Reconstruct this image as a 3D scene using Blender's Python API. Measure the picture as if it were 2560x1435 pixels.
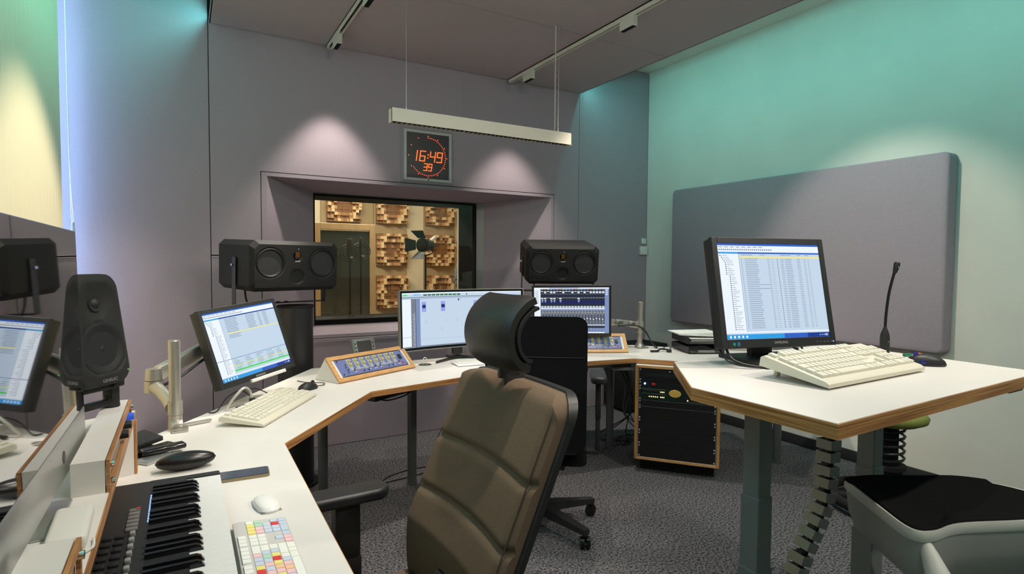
import bpy, bmesh, math, random
from mathutils import Vector, Matrix, Euler
random.seed(11)
for o in list(bpy.data.objects):
    bpy.data.objects.remove(o)
SC = bpy.context.scene
COL = SC.collection
RAD = math.radians

# ---------------------------------------------------------------- camera
yaw, pitch, roll = RAD(30.0), RAD(-2.44), RAD(0.43)
fw = Vector((math.sin(yaw)*math.cos(pitch), math.cos(yaw)*math.cos(pitch), math.sin(pitch)))
r0 = Vector((math.cos(yaw), -math.sin(yaw), 0))
u0 = r0.cross(fw)
cr = r0*math.cos(roll) + u0*math.sin(roll)
cu = -r0*math.sin(roll) + u0*math.cos(roll)
cam_d = bpy.data.cameras.new('camera')
cam_d.sensor_width = 36.0
cam_d.lens = 1429.0*36.0/2560.0
cam_d.clip_start = 0.02
cam = bpy.data.objects.new('camera', cam_d)
COL.objects.link(cam)
cam.matrix_world = Matrix(((cr.x, cu.x, -fw.x, 0), (cr.y, cu.y, -fw.y, 0), (cr.z, cu.z, -fw.z, 1.39), (0, 0, 0, 1)))
SC.camera = cam

# ---------------------------------------------------------------- world, exposure
w = bpy.data.worlds.new('sky_world'); SC.world = w; w.use_nodes = True
w.node_tree.nodes['Background'].inputs[0].default_value = (0.30, 0.50, 0.85, 1)
w.node_tree.nodes['Background'].inputs[1].default_value = 1.2
SC.view_settings.view_transform = 'Standard'
SC.view_settings.look = 'None'
SC.view_settings.gamma = 1.0
SC.view_settings.use_curve_mapping = False
SC.view_settings.exposure = 0.12

def light(name, kind, loc, power, col=(1, 1, 1), target=None, parent=None, **kw):
    d = bpy.data.lights.new(name, kind); d.energy = power; d.color = col
    for k, v in kw.items():
        setattr(d, k, v)
    o = bpy.data.objects.new(name, d); COL.objects.link(o); o.location = loc
    if target is not None:
        o.rotation_euler = (Vector(target)-Vector(loc)).to_track_quat('-Z', 'Y').to_euler()
    if parent is not None:
        o.parent = parent
    return o

TEAL = (0.17, 0.80, 0.74)
# LED coves along both sides of the suspended ceiling
light('cove_light_right', 'AREA', (3.266, 1.6, 3.055), 17, TEAL, target=(3.266+0.82, 1.6, 3.055-0.70), shape='RECTANGLE', size=5.4, size_y=0.02)
light('cove_light_left', 'AREA', (0.192, 1.6, 3.022), 30, TEAL, target=(-0.9, 1.6, 2.5), shape='RECTANGLE', size=5.4, size_y=0.02)
# daylight entering the window behind the vertical blind
light('window_daylight', 'AREA', (-1.05, 2.70, 2.05), 185, (0.36, 0.58, 1.0), target=(1.0, 3.30, 1.8), shape='RECTANGLE', size=3.3, size_y=2.2)
# lamps of the studio beyond the glass
light('studio_lamp', 'AREA', (1.7, 6.4, 2.85), 62, (1.0, 0.90, 0.75), target=(1.9, 6.9, 0.0), shape='RECTANGLE', size=1.8, size_y=0.5)

# ---------------------------------------------------------------- helpers
MATS = {}
def mat(name, col=(0.5, 0.5, 0.5), rough=0.5, metal=0.0, var=0.0, scale=60.0, bump=0.0, bscale=None, spec=0.5, emit=None, es=1.0,
        stretch=None, coat=0.0, transl=None, detail=3.0):
    if name in MATS:
        return MATS[name]
    m = bpy.data.materials.new(name); m.use_nodes = True
    nt = m.node_tree; b = nt.nodes['Principled BSDF']
    b.inputs['Base Color'].default_value = (*col, 1)
    b.inputs['Roughness'].default_value = rough
    b.inputs['Metallic'].default_value = metal
    b.inputs['Specular IOR Level'].default_value = spec
    if coat:
        b.inputs['Coat Weight'].default_value = coat
    if emit:
        b.inputs['Emission Color'].default_value = (*emit, 1)
        b.inputs['Emission Strength'].default_value = es
    src = None
    if var or bump:
        tc = nt.nodes.new('ShaderNodeTexCoord'); src = tc.outputs['Object']
        if stretch:
            mp = nt.nodes.new('ShaderNodeMapping'); mp.inputs['Scale'].default_value = stretch
            nt.links.new(src, mp.inputs[0]); src = mp.outputs[0]
    if var:
        n = nt.nodes.new('ShaderNodeTexNoise'); n.inputs['Scale'].default_value = scale; n.inputs['Detail'].default_value = detail
        nt.links.new(src, n.inputs['Vector'])
        r = nt.nodes.new('ShaderNodeValToRGB')
        r.color_ramp.elements[0].position = 0.32; r.color_ramp.elements[1].position = 0.68
        r.color_ramp.elements[0].color = (*[max(0, c*(1-var)) for c in col], 1)
        r.color_ramp.elements[1].color = (*[min(1, c*(1+var)) for c in col], 1)
        nt.links.new(n.outputs['Fac'], r.inputs['Fac']); nt.links.new(r.outputs['Color'], b.inputs['Base Color'])
    if bump:
        n2 = nt.nodes.new('ShaderNodeTexNoise'); n2.inputs['Scale'].default_value = bscale or scale; n2.inputs['Detail'].default_value = 2
        nt.links.new(src, n2.inputs['Vector'])
        bp = nt.nodes.new('ShaderNodeBump'); bp.inputs['Strength'].default_value = bump; bp.inputs['Distance'].default_value = 0.002
        nt.links.new(n2.outputs['Fac'], bp.inputs['Height']); nt.links.new(bp.outputs['Normal'], b.inputs['Normal'])
    if transl:
        t = nt.nodes.new('ShaderNodeBsdfTranslucent'); t.inputs['Color'].default_value = (*transl[:3], 1)
        mx = nt.nodes.new('ShaderNodeMixShader'); mx.inputs[0].default_value = transl[3]
        nt.links.new(b.outputs[0], mx.inputs[1]); nt.links.new(t.outputs[0], mx.inputs[2])
        nt.links.new(mx.outputs[0], nt.nodes['Material Output'].inputs['Surface'])
    MATS[name] = m
    return m

def em(name, col, s=1.0):
    if name in MATS:
        return MATS[name]
    m = bpy.data.materials.new(name); m.use_nodes = True
    b = m.node_tree.nodes['Principled BSDF']
    b.inputs['Base Color'].default_value = (0.01, 0.01, 0.01, 1); b.inputs['Roughness'].default_value = 0.25
    b.inputs['Emission Color'].default_value = (*col, 1); b.inputs['Emission Strength'].default_value = s
    MATS[name] = m
    return m

def s2l(r, g, b):
    return tuple((c/255/12.92 if c <= 10 else ((c/255+0.055)/1.055)**2.4) for c in (r, g, b))

BOXC = {}
def _box_data(s, bev, seg):
    k = (round(s[0], 5), round(s[1], 5), round(s[2], 5), bev, seg)
    if k in BOXC:
        return BOXC[k]
    bm = bmesh.new(); bmesh.ops.create_cube(bm, size=1.0)
    for v in bm.verts:
        v.co = Vector((v.co.x*s[0], v.co.y*s[1], v.co.z*s[2]))
    if bev:
        bmesh.ops.bevel(bm, geom=bm.edges[:], offset=min(bev, min(s)*0.49), segments=seg, affect='EDGES', profile=0.5)
    bm.verts.index_update()
    d = ([v.co.copy() for v in bm.verts], [[v.index for v in f.verts] for f in bm.faces]); bm.free()
    BOXC[k] = d
    return d

class MB:
    def __init__(self):
        self.v = []; self.f = []; self.m = []; self.mi = 0
    def add(self, vs, fs, M=None):
        o = len(self.v)
        for p in vs:
            p = Vector(p)
            self.v.append(M @ p if M else p)
        for f in fs:
            self.f.append([i+o for i in f]); self.m.append(self.mi)
        return self
    def mat(self, i):
        self.mi = i
        return self
    def box(self, c, s, bev=0.0, seg=2, rot=None, M=None):
        d = _box_data(tuple(s), bev, seg)
        T = Matrix.Translation(Vector(c))
        if rot:
            T = T @ Euler(rot).to_matrix().to_4x4()
        return self.add(d[0], d[1], M @ T if M else T)
    def cyl(self, p0, p1, r0, r1=None, n=20, cap=True, M=None):
        r1 = r0 if r1 is None else r1
        p0, p1 = Vector(p0), Vector(p1); ax = (p1-p0).normalized()
        a = ax.orthogonal().normalized(); b = ax.cross(a)
        vs = []
        for p, r in ((p0, r0), (p1, r1)):
            for i in range(n):
                t = 2*math.pi*i/n
                vs.append(p + a*math.cos(t)*r + b*math.sin(t)*r)
        fs = [[i, (i+1) % n, n+(i+1) % n, n+i] for i in range(n)]
        if cap:
            fs += [list(range(n))[::-1], list(range(n, 2*n))]
        return self.add(vs, fs, M)
    def tube(self, pts, r, n=8, cap=True, M=None, closed=False):
        P = [Vector(p) for p in pts]; k = len(P)
        rs = r if isinstance(r, (list, tuple)) else [r]*k
        vs = []; up = None
        for i in range(k):
            a = P[(i-1) % k] if (closed or i > 0) else P[i]
            b = P[(i+1) % k] if (closed or i < k-1) else P[i]
            t = (b-a).normalized()
            if up is None:
                up = t.orthogonal().normalized()
            else:
                up = (up - t*up.dot(t))
                up = up.normalized() if up.length > 1e-6 else t.orthogonal().normalized()
            s = t.cross(up)
            for j in range(n):
                th = 2*math.pi*j/n
                vs.append(P[i] + up*math.cos(th)*rs[i] + s*math.sin(th)*rs[i])
        fs = []
        for i in range(k if closed else k-1):
            i2 = (i+1) % k
            for j in range(n):
                fs.append([i*n+j, i*n+(j+1) % n, i2*n+(j+1) % n, i2*n+j])
        if cap and not closed:
            fs += [list(range(n))[::-1], list(range((k-1)*n, k*n))]
        return self.add(vs, fs, M)
    def prism(self, poly, z0, z1, M=None, bottom=True, top=True):
        n = len(poly)
        A = sum(poly[i][0]*poly[(i+1) % n][1]-poly[(i+1) % n][0]*poly[i][1] for i in range(n))
        if A < 0:
            poly = poly[::-1]
        vs = [(p[0], p[1], z0) for p in poly] + [(p[0], p[1], z1) for p in poly]
        fs = [[i, (i+1) % n, n+(i+1) % n, n+i] for i in range(n)]
        if bottom: fs.append(list(range(n))[::-1])
        if top: fs.append(list(range(n, 2*n)))
        return self.add(vs, fs, M)
    def lathe(self, prof, n=24, M=None):
        vs = []; k = len(prof)
        for r, z in prof:
            for i in range(n):
                t = 2*math.pi*i/n
                vs.append((r*math.cos(t), r*math.sin(t), z))
        fs = []
        for a in range(k-1):
            for i in range(n):
                fs.append([a*n+i, a*n+(i+1) % n, (a+1)*n+(i+1) % n, (a+1)*n+i])
        if prof[0][0] > 1e-5: fs.append(list(range(n))[::-1])
        if prof[-1][0] > 1e-5: fs.append(list(range((k-1)*n, k*n)))
        return self.add(vs, fs, M)
    def quad(self, a, b, c, d, M=None):
        return self.add([a, b, c, d], [[0, 1, 2, 3]], M)
    def grid(self, fn, nu, nv, M=None, cu=False):
        vs = [fn(i/(nu if cu else nu-1), j/(nv-1)) for j in range(nv) for i in range(nu)]
        fs = []
        for j in range(nv-1):
            for i in range(nu if cu else nu-1):
                i2 = (i+1) % nu
                fs.append([j*nu+i, j*nu+i2, (j+1)*nu+i2, (j+1)*nu+i])
        return self.add(vs, fs, M)
    def mesh(self, name, mats, smooth=True, ang=32):
        me = bpy.data.meshes.new(name)
        me.from_pydata([tuple(p) for p in self.v], [], self.f)
        for m in (mats if isinstance(mats, (list, tuple)) else [mats]):
            me.materials.append(m)
        me.polygons.foreach_set('material_index', self.m)
        if smooth:
            me.polygons.foreach_set('use_smooth', [True]*len(me.polygons))
            me.set_sharp_from_angle(angle=RAD(ang))
        me.update()
        return me
    def obj(self, name, mats, parent=None, smooth=True, loc=None, rot=None, ang=32):
        return mobj(name, self.mesh(name, mats, smooth, ang), parent, loc, rot)

def mobj(name, me, parent=None, loc=None, rot=None):
    o = bpy.data.objects.new(name, me); COL.objects.link(o)
    if parent is not None: o.parent = parent
    if loc is not None: o.location = loc
    if rot is not None: o.rotation_euler = rot
    return o

def tag(o, label=None, cat=None, group=None, kind=None):
    if label: o['label'] = label
    if cat: o['category'] = cat
    if group: o['group'] = group
    if kind: o['kind'] = kind
    return o

def thing(name, label, cat, loc=(0, 0, 0), rz=0.0, group=None, rot=None):
    o = bpy.data.objects.new(name, None); COL.objects.link(o); o.empty_display_size = 0.05
    o.location = loc; o.rotation_euler = rot if rot else (0, 0, rz)
    return tag(o, label, cat, group)

def struct(o):
    o['kind'] = 'structure'
    return o

def copy_tree(o, parent=None):
    c = o.copy(); COL.objects.link(c)
    if parent is not None: c.parent = parent
    for ch in list(o.children):
        copy_tree(ch, c)
    return c

def text_mb(mb, s, size, M, depth=0.0):
    cu_ = bpy.data.curves.new('txt', 'FONT'); cu_.body = s; cu_.size = size; cu_.align_x = 'CENTER'; cu_.align_y = 'CENTER'
    cu_.extrude = depth; cu_.resolution_u = 2
    ob = bpy.data.objects.new('txt', cu_); COL.objects.link(ob)
    dg = bpy.context.evaluated_depsgraph_get(); dg.update()
    me = bpy.data.meshes.new_from_object(ob.evaluated_get(dg))
    mb.add([v.co for v in me.vertices], [list(p.vertices) for p in me.polygons], M)
    bpy.data.objects.remove(ob); bpy.data.curves.remove(cu_); bpy.data.meshes.remove(me)

def bez(p0, p1, p2, p3, n=10):
    out = []
    for i in range(n+1):
        t = i/n
        out.append(Vector(p0)*(1-t)**3 + Vector(p1)*3*t*(1-t)**2 + Vector(p2)*3*t*t*(1-t) + Vector(p3)*t**3)
    return out

def spline(pts, n=6):
    P = [Vector(p) for p in pts]; out = []
    for i in range(len(P)-1):
        a = P[max(i-1, 0)]; b = P[i]; c = P[i+1]; d = P[min(i+2, len(P)-1)]
        for k in range(n):
            t = k/n
            out.append(0.5*((2*b)+(c-a)*t+(2*a-5*b+4*c-d)*t*t+(3*b-a-3*c+d)*t**3))
    out.append(P[-1])
    return out

def rrect(w, h, r, n=5):
    pts = []
    for cx, cy, a0 in ((w/2-r, h/2-r, 0), (-w/2+r, h/2-r, 90), (-w/2+r, -h/2+r, 180), (w/2-r, -h/2+r, 270)):
        for i in range(n+1):
            a = RAD(a0+90*i/n)
            pts.append((cx+r*math.cos(a), cy+r*math.sin(a)))
    return pts

# ---------------------------------------------------------------- materials
M_FAB = mat('fabric_mauve', s2l(164, 151, 160), 0.95, var=0.10, scale=260, bump=0.25, bscale=420, spec=0.1)
M_SAIL = mat('fabric_ceiling', s2l(176, 163, 166), 0.95, var=0.08, scale=260, bump=0.2, bscale=420, spec=0.1)
M_DARKGAP = mat('joint_dark', (0.03, 0.028, 0.03), 0.9)
M_PLAST = mat('plaster_white', s2l(226, 223, 214), 0.85, var=0.03, scale=3, bump=0.08, bscale=90, spec=0.2)
M_WHITEP = mat('white_paint', s2l(226, 222, 212), 0.5)
M_CARPET = mat('carpet_grey', (0.105, 0.102, 0.110), 1.0, var=0.95, scale=95, bump=1.0, bscale=95, spec=0.05, detail=4)
M_BASE = mat('baseboard_black', (0.02, 0.02, 0.022), 0.8)
M_LAM = mat('laminate_white', s2l(228, 224, 219), 0.42, var=0.012, scale=8, spec=0.35)
M_BLK = mat('black_plastic', (0.018, 0.018, 0.019), 0.45)
M_BLKM = mat('black_matte', (0.014, 0.014, 0.015), 0.8, spec=0.25)
M_BLKG = mat('black_gloss', (0.008, 0.008, 0.009), 0.12)
M_BLKMET = mat('black_metal', (0.025, 0.025, 0.027), 0.38, 0.3)
M_SPK = mat('speaker_black', (0.012, 0.0115, 0.0115), 0.6, bump=0.2, bscale=900, spec=0.28)
M_SILV = mat('silver_metal', s2l(196, 190, 180), 0.36, 0.85)
M_SILVP = mat('silver_paint', s2l(205, 200, 190), 0.38, 0.35)
M_CHROME = mat('chrome', (0.8, 0.8, 0.8), 0.12, 1.0)
M_ALU = mat('aluminium', s2l(190, 190, 188), 0.32, 0.8)
M_CREAM = mat('cream_plastic', s2l(224, 218, 200), 0.5)
M_CREAMK = mat('cream_key', s2l(230, 225, 209), 0.45)
M_GREYLEG = mat('grey_leg', s2l(138, 140, 140), 0.45, 0.1)
M_DKLEG = mat('dark_grey_tube', s2l(92, 95, 96), 0.35, 0.3)
M_WHT = mat('white_gloss_plastic', s2l(238, 237, 234), 0.22)
M_WHTM = mat('white_matte_plastic', s2l(230, 228, 222), 0.5)
M_RUB = mat('rubber', (0.012, 0.012, 0.012), 0.7)
M_PAPER = mat('paper', s2l(240, 238, 234), 0.8)

def ply_mat(name, base, dark, bands, axis=2):
    m = bpy.data.materials.new(name); m.use_nodes = True
    nt = m.node_tree; b = nt.nodes['Principled BSDF']; b.inputs['Roughness'].default_value = 0.42
    tc = nt.nodes.new('ShaderNodeTexCoord'); mp = nt.nodes.new('ShaderNodeMapping')
    sc_ = [3.0, 3.0, 3.0]; sc_[axis] = bands
    mp.inputs['Scale'].default_value = sc_
    nt.links.new(tc.outputs['Object'], mp.inputs[0])
    n = nt.nodes.new('ShaderNodeTexNoise'); n.inputs['Scale'].default_value = 1.0; n.inputs['Detail'].default_value = 3
    nt.links.new(mp.outputs[0], n.inputs['Vector'])
    r = nt.nodes.new('ShaderNodeValToRGB')
    r.color_ramp.elements[0].position = 0.38; r.color_ramp.elements[1].position = 0.60
    r.color_ramp.elements[0].color = (*dark, 1); r.color_ramp.elements[1].color = (*base, 1)
    nt.links.new(n.outputs['Fac'], r.inputs[0]); nt.links.new(r.outputs[0], b.inputs['Base Color'])
    return m
M_PLY = ply_mat('plywood_edge', s2l(206, 150, 92), s2l(150, 98, 54), 230.0)
M_PLYX = mat('beech_wood', s2l(214, 164, 108), 0.45, var=0.16, scale=14, stretch=(1, 8, 8))
M_PLYV = mat('beech_frame', s2l(186, 132, 78), 0.45, var=0.18, scale=14, stretch=(8, 8, 1))
# ================================================================ room shell
XL, XR, YF, YB, ZC, ZS = -0.72, 4.10, -1.7, 4.37, 3.30, 2.967
b = MB(); b.box(((XL+XR)/2, (YF+YB)/2, -0.05), (XR-XL+0.4, YB-YF+0.3, 0.10))
struct(b.obj('floor', M_CARPET, smooth=False))
b = MB(); b.box(((XL+XR)/2, (YF+YB)/2, ZC+0.05), (XR-XL+0.4, YB-YF+0.3, 0.10))
struct(b.obj('ceiling', M_PLAST, smooth=False))
b = MB(); b.box((XR+0.06, (YF+YB)/2, ZC/2), (0.12, YB-YF, ZC))
wr = struct(b.obj('wall_right', M_PLAST, smooth=False))
b = MB(); b.box(((XL+XR)/2, YF-0.06, ZC/2), (XR-XL, 0.12, ZC))
struct(b.obj('wall_front', M_PLAST, smooth=False))
b = MB(); b.box((XR-0.008, (YF+YB)/2, 0.04), (0.016, YB-YF, 0.08), 0.004)
struct(b.obj('baseboard_right', M_BASE))

# left wall with its window opening
b = MB()
wy0, wy1, wz0, wz1 = 0.9, 4.345, 0.95, 3.16
xc = XL-0.1
b.box((xc, (YF+wy0)/2, ZC/2), (0.2, wy0-YF, ZC))
b.box((xc, (wy1+YB+0.2)/2, ZC/2), (0.2, YB+0.2-wy1, ZC))
b.box((xc, (wy0+wy1)/2, wz0/2), (0.2, wy1-wy0, wz0))
b.box((xc, (wy0+wy1)/2, (wz1+ZC)/2), (0.2, wy1-wy0, ZC-wz1))
struct(b.obj('wall_left', M_PLAST, smooth=False))
wn = bpy.data.objects.new('window_2', None); COL.objects.link(wn); struct(wn); wn.location = (XL-0.12, wy0, wz0)
wl, wh = wy1-wy0, wz1-wz0
b = MB()
for y in (0.03, wl/3, 2*wl/3, wl-0.03):
    b.box((0, y, wh/2), (0.06, 0.06, wh))
for z in (0.03, wh-0.03):
    b.box((0, wl/2, z), (0.06, wl, 0.06))
b.obj('window_frame', M_WHITEP, wn, smooth=False)

# back wall: dark core with fabric-covered panels set in front of it, joints recessed
CORE = 0.03
wb = bpy.data.objects.new('wall_back', None); COL.objects.link(wb); struct(wb); wb.location = (0, YB, 0)
RX0, RX1, RZ0, RZ1 = 0.487, 2.962, 0.815, 2.015          # outer edge of the window recess
b = MB()
yc, ty = CORE+0.16, 0.26
b.box(((XL-0.2+RX0)/2, yc, ZC/2), (RX0-XL+0.2, ty, ZC))
b.box(((RX1+XR+0.2)/2, yc, ZC/2), (XR+0.2-RX1, ty, ZC))
b.box(((RX0+RX1)/2, yc, RZ0/2), (RX1-RX0, ty, RZ0))
b.box(((RX0+RX1)/2, yc, (RZ1+ZC)/2), (RX1-RX0, ty, ZC-RZ1))
b.obj('wall_core', M_DARKGAP, wb, smooth=False)
def wpanel(x0, x1, z0, z1, g=0.0022):
    bb = MB(); bb.box(((x0+x1)/2, 0.015, (z0+z1)/2), (x1-x0-2*g, 0.03, z1-z0-2*g), 0.002, 1)
    bb.obj('wall_panel', M_FAB, wb, smooth=False)
wpanel(XL, 0.172, 0.0, ZC)
wpanel(0.172, RX0, 0, 1.424)
g_ = 0.0022
u_poly = [(0.172+g_, 1.43), (RX0-g_, 1.43), (RX0-g_, RZ1+g_), (RX1+g_, RZ1+g_), (RX1+g_, g_), (3.237-g_, g_), (3.237-g_, ZS+0.018), (0.172+g_, ZS+0.018)]
b = MB(); b.prism(u_poly, -0.03, 0.0, M=Matrix.Rotation(math.pi/2, 4, 'X')); b.obj('wall_panel', M_FAB, wb, smooth=False)
wpanel(RX0, RX1, 0, RZ0)
wpanel(3.237, XR, 0, ZC-0.004)
# trim battens: double line beside the groove and around the recess
b = MB()
b.box((0.33, -0.002, 1.418), (0.31, 0.006, 0.006)); b.box((0.33, -0.002, 1.432), (0.31, 0.006, 0.006))
b.box(((RX0+RX1)/2, -0.002, RZ0-0.022), (RX1-RX0, 0.006, 0.005)); b.box(((RX0+RX1)/2, -0.002, RZ0-0.008), (RX1-RX0, 0.006, 0.005))
struct(b.obj('trim_1', mat('trim_grey', s2l(176, 166, 172), 0.6), smooth=False, loc=(0, YB, 0)))
# recess: flange and four splayed reveals
GX0, GX1, GZ0, GZ1, GD = 0.925, 2.470, 0.868, 1.946, 0.45
IX0, IX1, IZ0, IZ1 = RX0+0.038, RX1-0.032, 0.842, RZ1-0.028
b = MB()
def fr(bb, o, i, yo, yi):
    O = [(o[0], yo, o[2]), (o[1], yo, o[2]), (o[1], yo, o[3]), (o[0], yo, o[3])]
    I = [(i[0], yi, i[2]), (i[1], yi, i[2]), (i[1], yi, i[3]), (i[0], yi, i[3])]
    for k in range(4):
        k2 = (k+1) % 4
        bb.quad(O[k], O[k2], I[k2], I[k])
fr(b, (RX0+0.003, RX1-0.003, RZ0+0.003, RZ1-0.003), (IX0, IX1, IZ0, IZ1), 0.0, 0.0)
fr(b, (RX0+0.003, RX1-0.003, RZ0+0.003, RZ1-0.003), (RX0+0.003, RX1-0.003, RZ0+0.003, RZ1-0.003), 0.0, 0.03)
b.obj('recess_flange', M_FAB, wb, smooth=False)
for nm, q in (('recess_reveal', 0), ('recess_sill', 1)):
    b = MB()
    O = [(IX0, 0, IZ0), (IX1, 0, IZ0), (IX1, 0, IZ1), (IX0, 0, IZ1)]
    I = [(GX0, GD, GZ0), (GX1, GD, GZ0), (GX1, GD, GZ1), (GX0, GD, GZ1)]
    for k in ((1, 2, 3) if q == 0 else (0,)):
        k2 = (k+1) % 4
        b.quad(O[k], O[k2], I[k2], I[k])
        # thickness behind
        off = [Vector((0, 0, -0.05)), Vector((0.05, 0, 0)), Vector((0, 0, 0.05)), Vector((-0.05, 0, 0))][k]
        b.quad(*[Vector(p)+off for p in (O[k], O[k2], I[k2], I[k])][::-1])
    b.obj(nm, M_FAB, wb, smooth=False)
# observation window: grey frame, black lined cavity, double glazing
w1 = bpy.data.objects.new('window_1', None); COL.objects.link(w1); struct(w1); w1.location = (0, YB+GD, 0)
M_FRG = mat('window_frame_grey', s2l(150, 150, 146), 0.5, 0.2)
M_FRB = mat('window_black', (0.008, 0.008, 0.007), 0.8, spec=0.15)
b = MB()
fr(b, (GX0, GX1, GZ0, GZ1), (GX0+0.0, GX1-0.075, GZ0, GZ1-0.012), 0.0, 0.02)
b.obj('window_frame', M_FRG, w1, smooth=False)
CX0, CX1, CZ0, CZ1 = GX0+0.0, GX1-0.078, GZ0, GZ1-0.012
b = MB()
fr(b, (CX0, CX1, CZ0, CZ1), (CX0+0.012, CX1-0.012, CZ0+0.04, CZ1-0.012), 0.0, 0.0)
fr(b, (CX0+0.012, CX1-0.012, CZ0+0.04, CZ1-0.012), (CX0+0.012, CX1-0.012, CZ0+0.04, CZ1-0.012), 0.0, 0.37)
fr(b, (CX0-0.06, CX1+0.1, CZ0-0.1, CZ1+0.1), (CX0+0.012, CX1-0.012, CZ0+0.04, CZ1-0.012), 0.37, 0.37)
b.obj('window_cavity', M_FRB, w1, smooth=False)
GLM = bpy.data.materials.new('clear_glass'); GLM.use_nodes = True
nt = GLM.node_tree; nt.nodes.clear()
o_ = nt.nodes.new('ShaderNodeOutputMaterial'); mx = nt.nodes.new('ShaderNodeMixShader'); tr = nt.nodes.new('ShaderNodeBsdfTransparent')
gl = nt.nodes.new('ShaderNodeBsdfGlossy'); gl.inputs['Roughness'].default_value = 0.0; fn = nt.nodes.new('ShaderNodeFresnel'); fn.inputs[0].default_value = 1.6
tr.inputs[0].default_value = (0.93, 0.96, 0.94, 1)
nt.links.new(fn.outputs[0], mx.inputs[0]); nt.links.new(tr.outputs[0], mx.inputs[1]); nt.links.new(gl.outputs[0], mx.inputs[2]); nt.links.new(mx.outputs[0], o_.inputs[0])
for y, sc_ in ((0.03, 1), (0.36, 1)):
    b = MB(); b.quad((CX0, y, CZ0), (CX1, y, CZ0), (CX1, y, CZ1), (CX0, y, CZ1)); b.obj('glass_pane', GLM, w1, smooth=False)
for x0 in range(3):
    b = MB(); b.quad((0, x0*wl/3, 0.03), (0, (x0+1)*wl/3, 0.03), (0, (x0+1)*wl/3, wh-0.03), (0, x0*wl/3, wh-0.03)); b.obj('glass_pane', GLM, wn, smooth=False)

# suspended fabric ceiling sail, in panels with fine joints
sail = bpy.data.objects.new('trim_2', None); COL.objects.link(sail); struct(sail); sail.location = (0, 0, ZS)
tag(sail, 'suspended mauve-grey fabric ceiling sail')
SX0, SX1 = 0.178, 3.238
b = MB(); b.box(((SX0+SX1)/2, (YF+0.3+YB)/2, 0.024), (SX1-SX0-0.03, YB-YF-0.3, 0.012)); b.obj('sail_core', M_DARKGAP, sail, smooth=False)
ys = [-1.4, 0.3, 1.85, 3.25, YB-0.004]
for i in range(4):
    b = MB(); b.box(((SX0+SX1)/2, (ys[i]+ys[i+1])/2, 0.010), (SX1-SX0, ys[i+1]-ys[i]-0.004, 0.020), 0.002, 1)
    b.obj('sail_panel', M_SAIL, sail, smooth=False)
for x in (SX0+0.004, SX1-0.004):
    h_ = 0.105 if x > 1 else 0.036
    b = MB(); b.box((x, (ys[0]+ys[-1])/2, h_/2), (0.008, ys[-1]-ys[0]-0.002, h_)); b.obj('sail_edge', M_SAIL, sail, smooth=False)
b = MB(); b.box((SX1+0.046, (ys[0]+ys[-1])/2, 0.108), (0.10, ys[-1]-ys[0]-0.002, 0.004)); b.obj('light_lip', M_WHITEP, sail, smooth=False)

# ---------------------------------------------------------------- studio beyond the glass
SY0, SY1, SXa, SXb = YB+GD+0.37, 8.0, -0.9, 4.3
M_STW = mat('studio_wall_beige', s2l(226, 212, 184), 0.9, var=0.04, scale=5)
M_STF = mat('studio_floor', s2l(120, 104, 86), 0.8, var=0.2, scale=30)
b = MB(); b.box(((SXa+SXb)/2, SY1+0.05, 1.55), (SXb-SXa, 0.1, 3.1)); struct(b.obj('wall_studio_back', M_STW, smooth=False))
b = MB(); b.box((SXa-0.05, (SY0+SY1)/2, 1.55), (0.1, SY1-SY0, 3.1)); struct(b.obj('wall_studio_left', M_STW, smooth=False))
b = MB(); b.box((SXb+0.05, (SY0+SY1)/2, 1.55), (0.1, SY1-SY0, 3.1)); struct(b.obj('wall_studio_right', M_STW, smooth=False))
b = MB(); b.box(((SXa+SXb)/2, (SY0+SY1)/2, -0.05), (SXb-SXa, SY1-SY0, 0.1)); struct(b.obj('floor_studio', M_STF, smooth=False))
b = MB(); b.box(((SXa+SXb)/2, (SY0+SY1)/2, 3.15), (SXb-SXa, SY1-SY0, 0.1)); struct(b.obj('ceiling_studio', M_STW, smooth=False))
b = MB()
b.box(((SXa+CX0-0.02)/2, SY0+0.05, 1.55), (CX0-0.02-SXa, 0.1, 3.1)); b.box(((CX1+0.02+SXb)/2, SY0+0.05, 1.55), (SXb-CX1-0.02, 0.1, 3.1))
b.box(((CX0+CX1)/2, SY0+0.05, CZ0/2), (CX1-CX0+0.04, 0.1, CZ0)); b.box(((CX0+CX1)/2, SY0+0.05, (CZ1+3.1)/2), (CX1-CX0+0.04, 0.1, 3.1-CZ1))
struct(b.obj('wall_studio_front', M_STW, smooth=False))
# ================================================================ things on walls and ceiling
# acoustic panel on the right wall
ap = thing('acoustic_panel', 'large flat grey-mauve fabric acoustic panel mounted on the plaster wall', 'acoustic panel', (XR-0.008, 2.80, 1.463))
b = MB()
py, pz, pt = 2.235, 1.232, 0.105
d = rrect(py, pz, 0.035, 6)
vs = []
for (x, k) in ((0.0, 1.0), (-pt+0.022, 1.0), (-pt+0.012, 0.9985), (-pt+0.004, 0.994), (-pt, 0.986)):
    for (yy, zz) in d:
        vs.append((x-0.0, yy*(1-(1-k)*1.0) if False else yy-math.copysign((1-k)*1.0, yy), zz-math.copysign((1-k)*1.0, zz)))
n = len(d); fs = []
for r_ in range(4):
    for i in range(n):
        fs.append([r_*n+i, r_*n+(i+1) % n, (r_+1)*n+(i+1) % n, (r_+1)*n+i])
fs.append(list(range(4*n, 5*n)))
b.add(vs, fs)
b.obj('fabric_cover', M_FAB, ap, ang=50)
for y in (-0.7, 0.7):
    for z in (-0.4, 0.4):
        b = MB(); b.box((0.004, y, z), (0.006, 0.12, 0.05)); b.obj('wall_bracket', M_BLKMET, ap, smooth=False)

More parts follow.
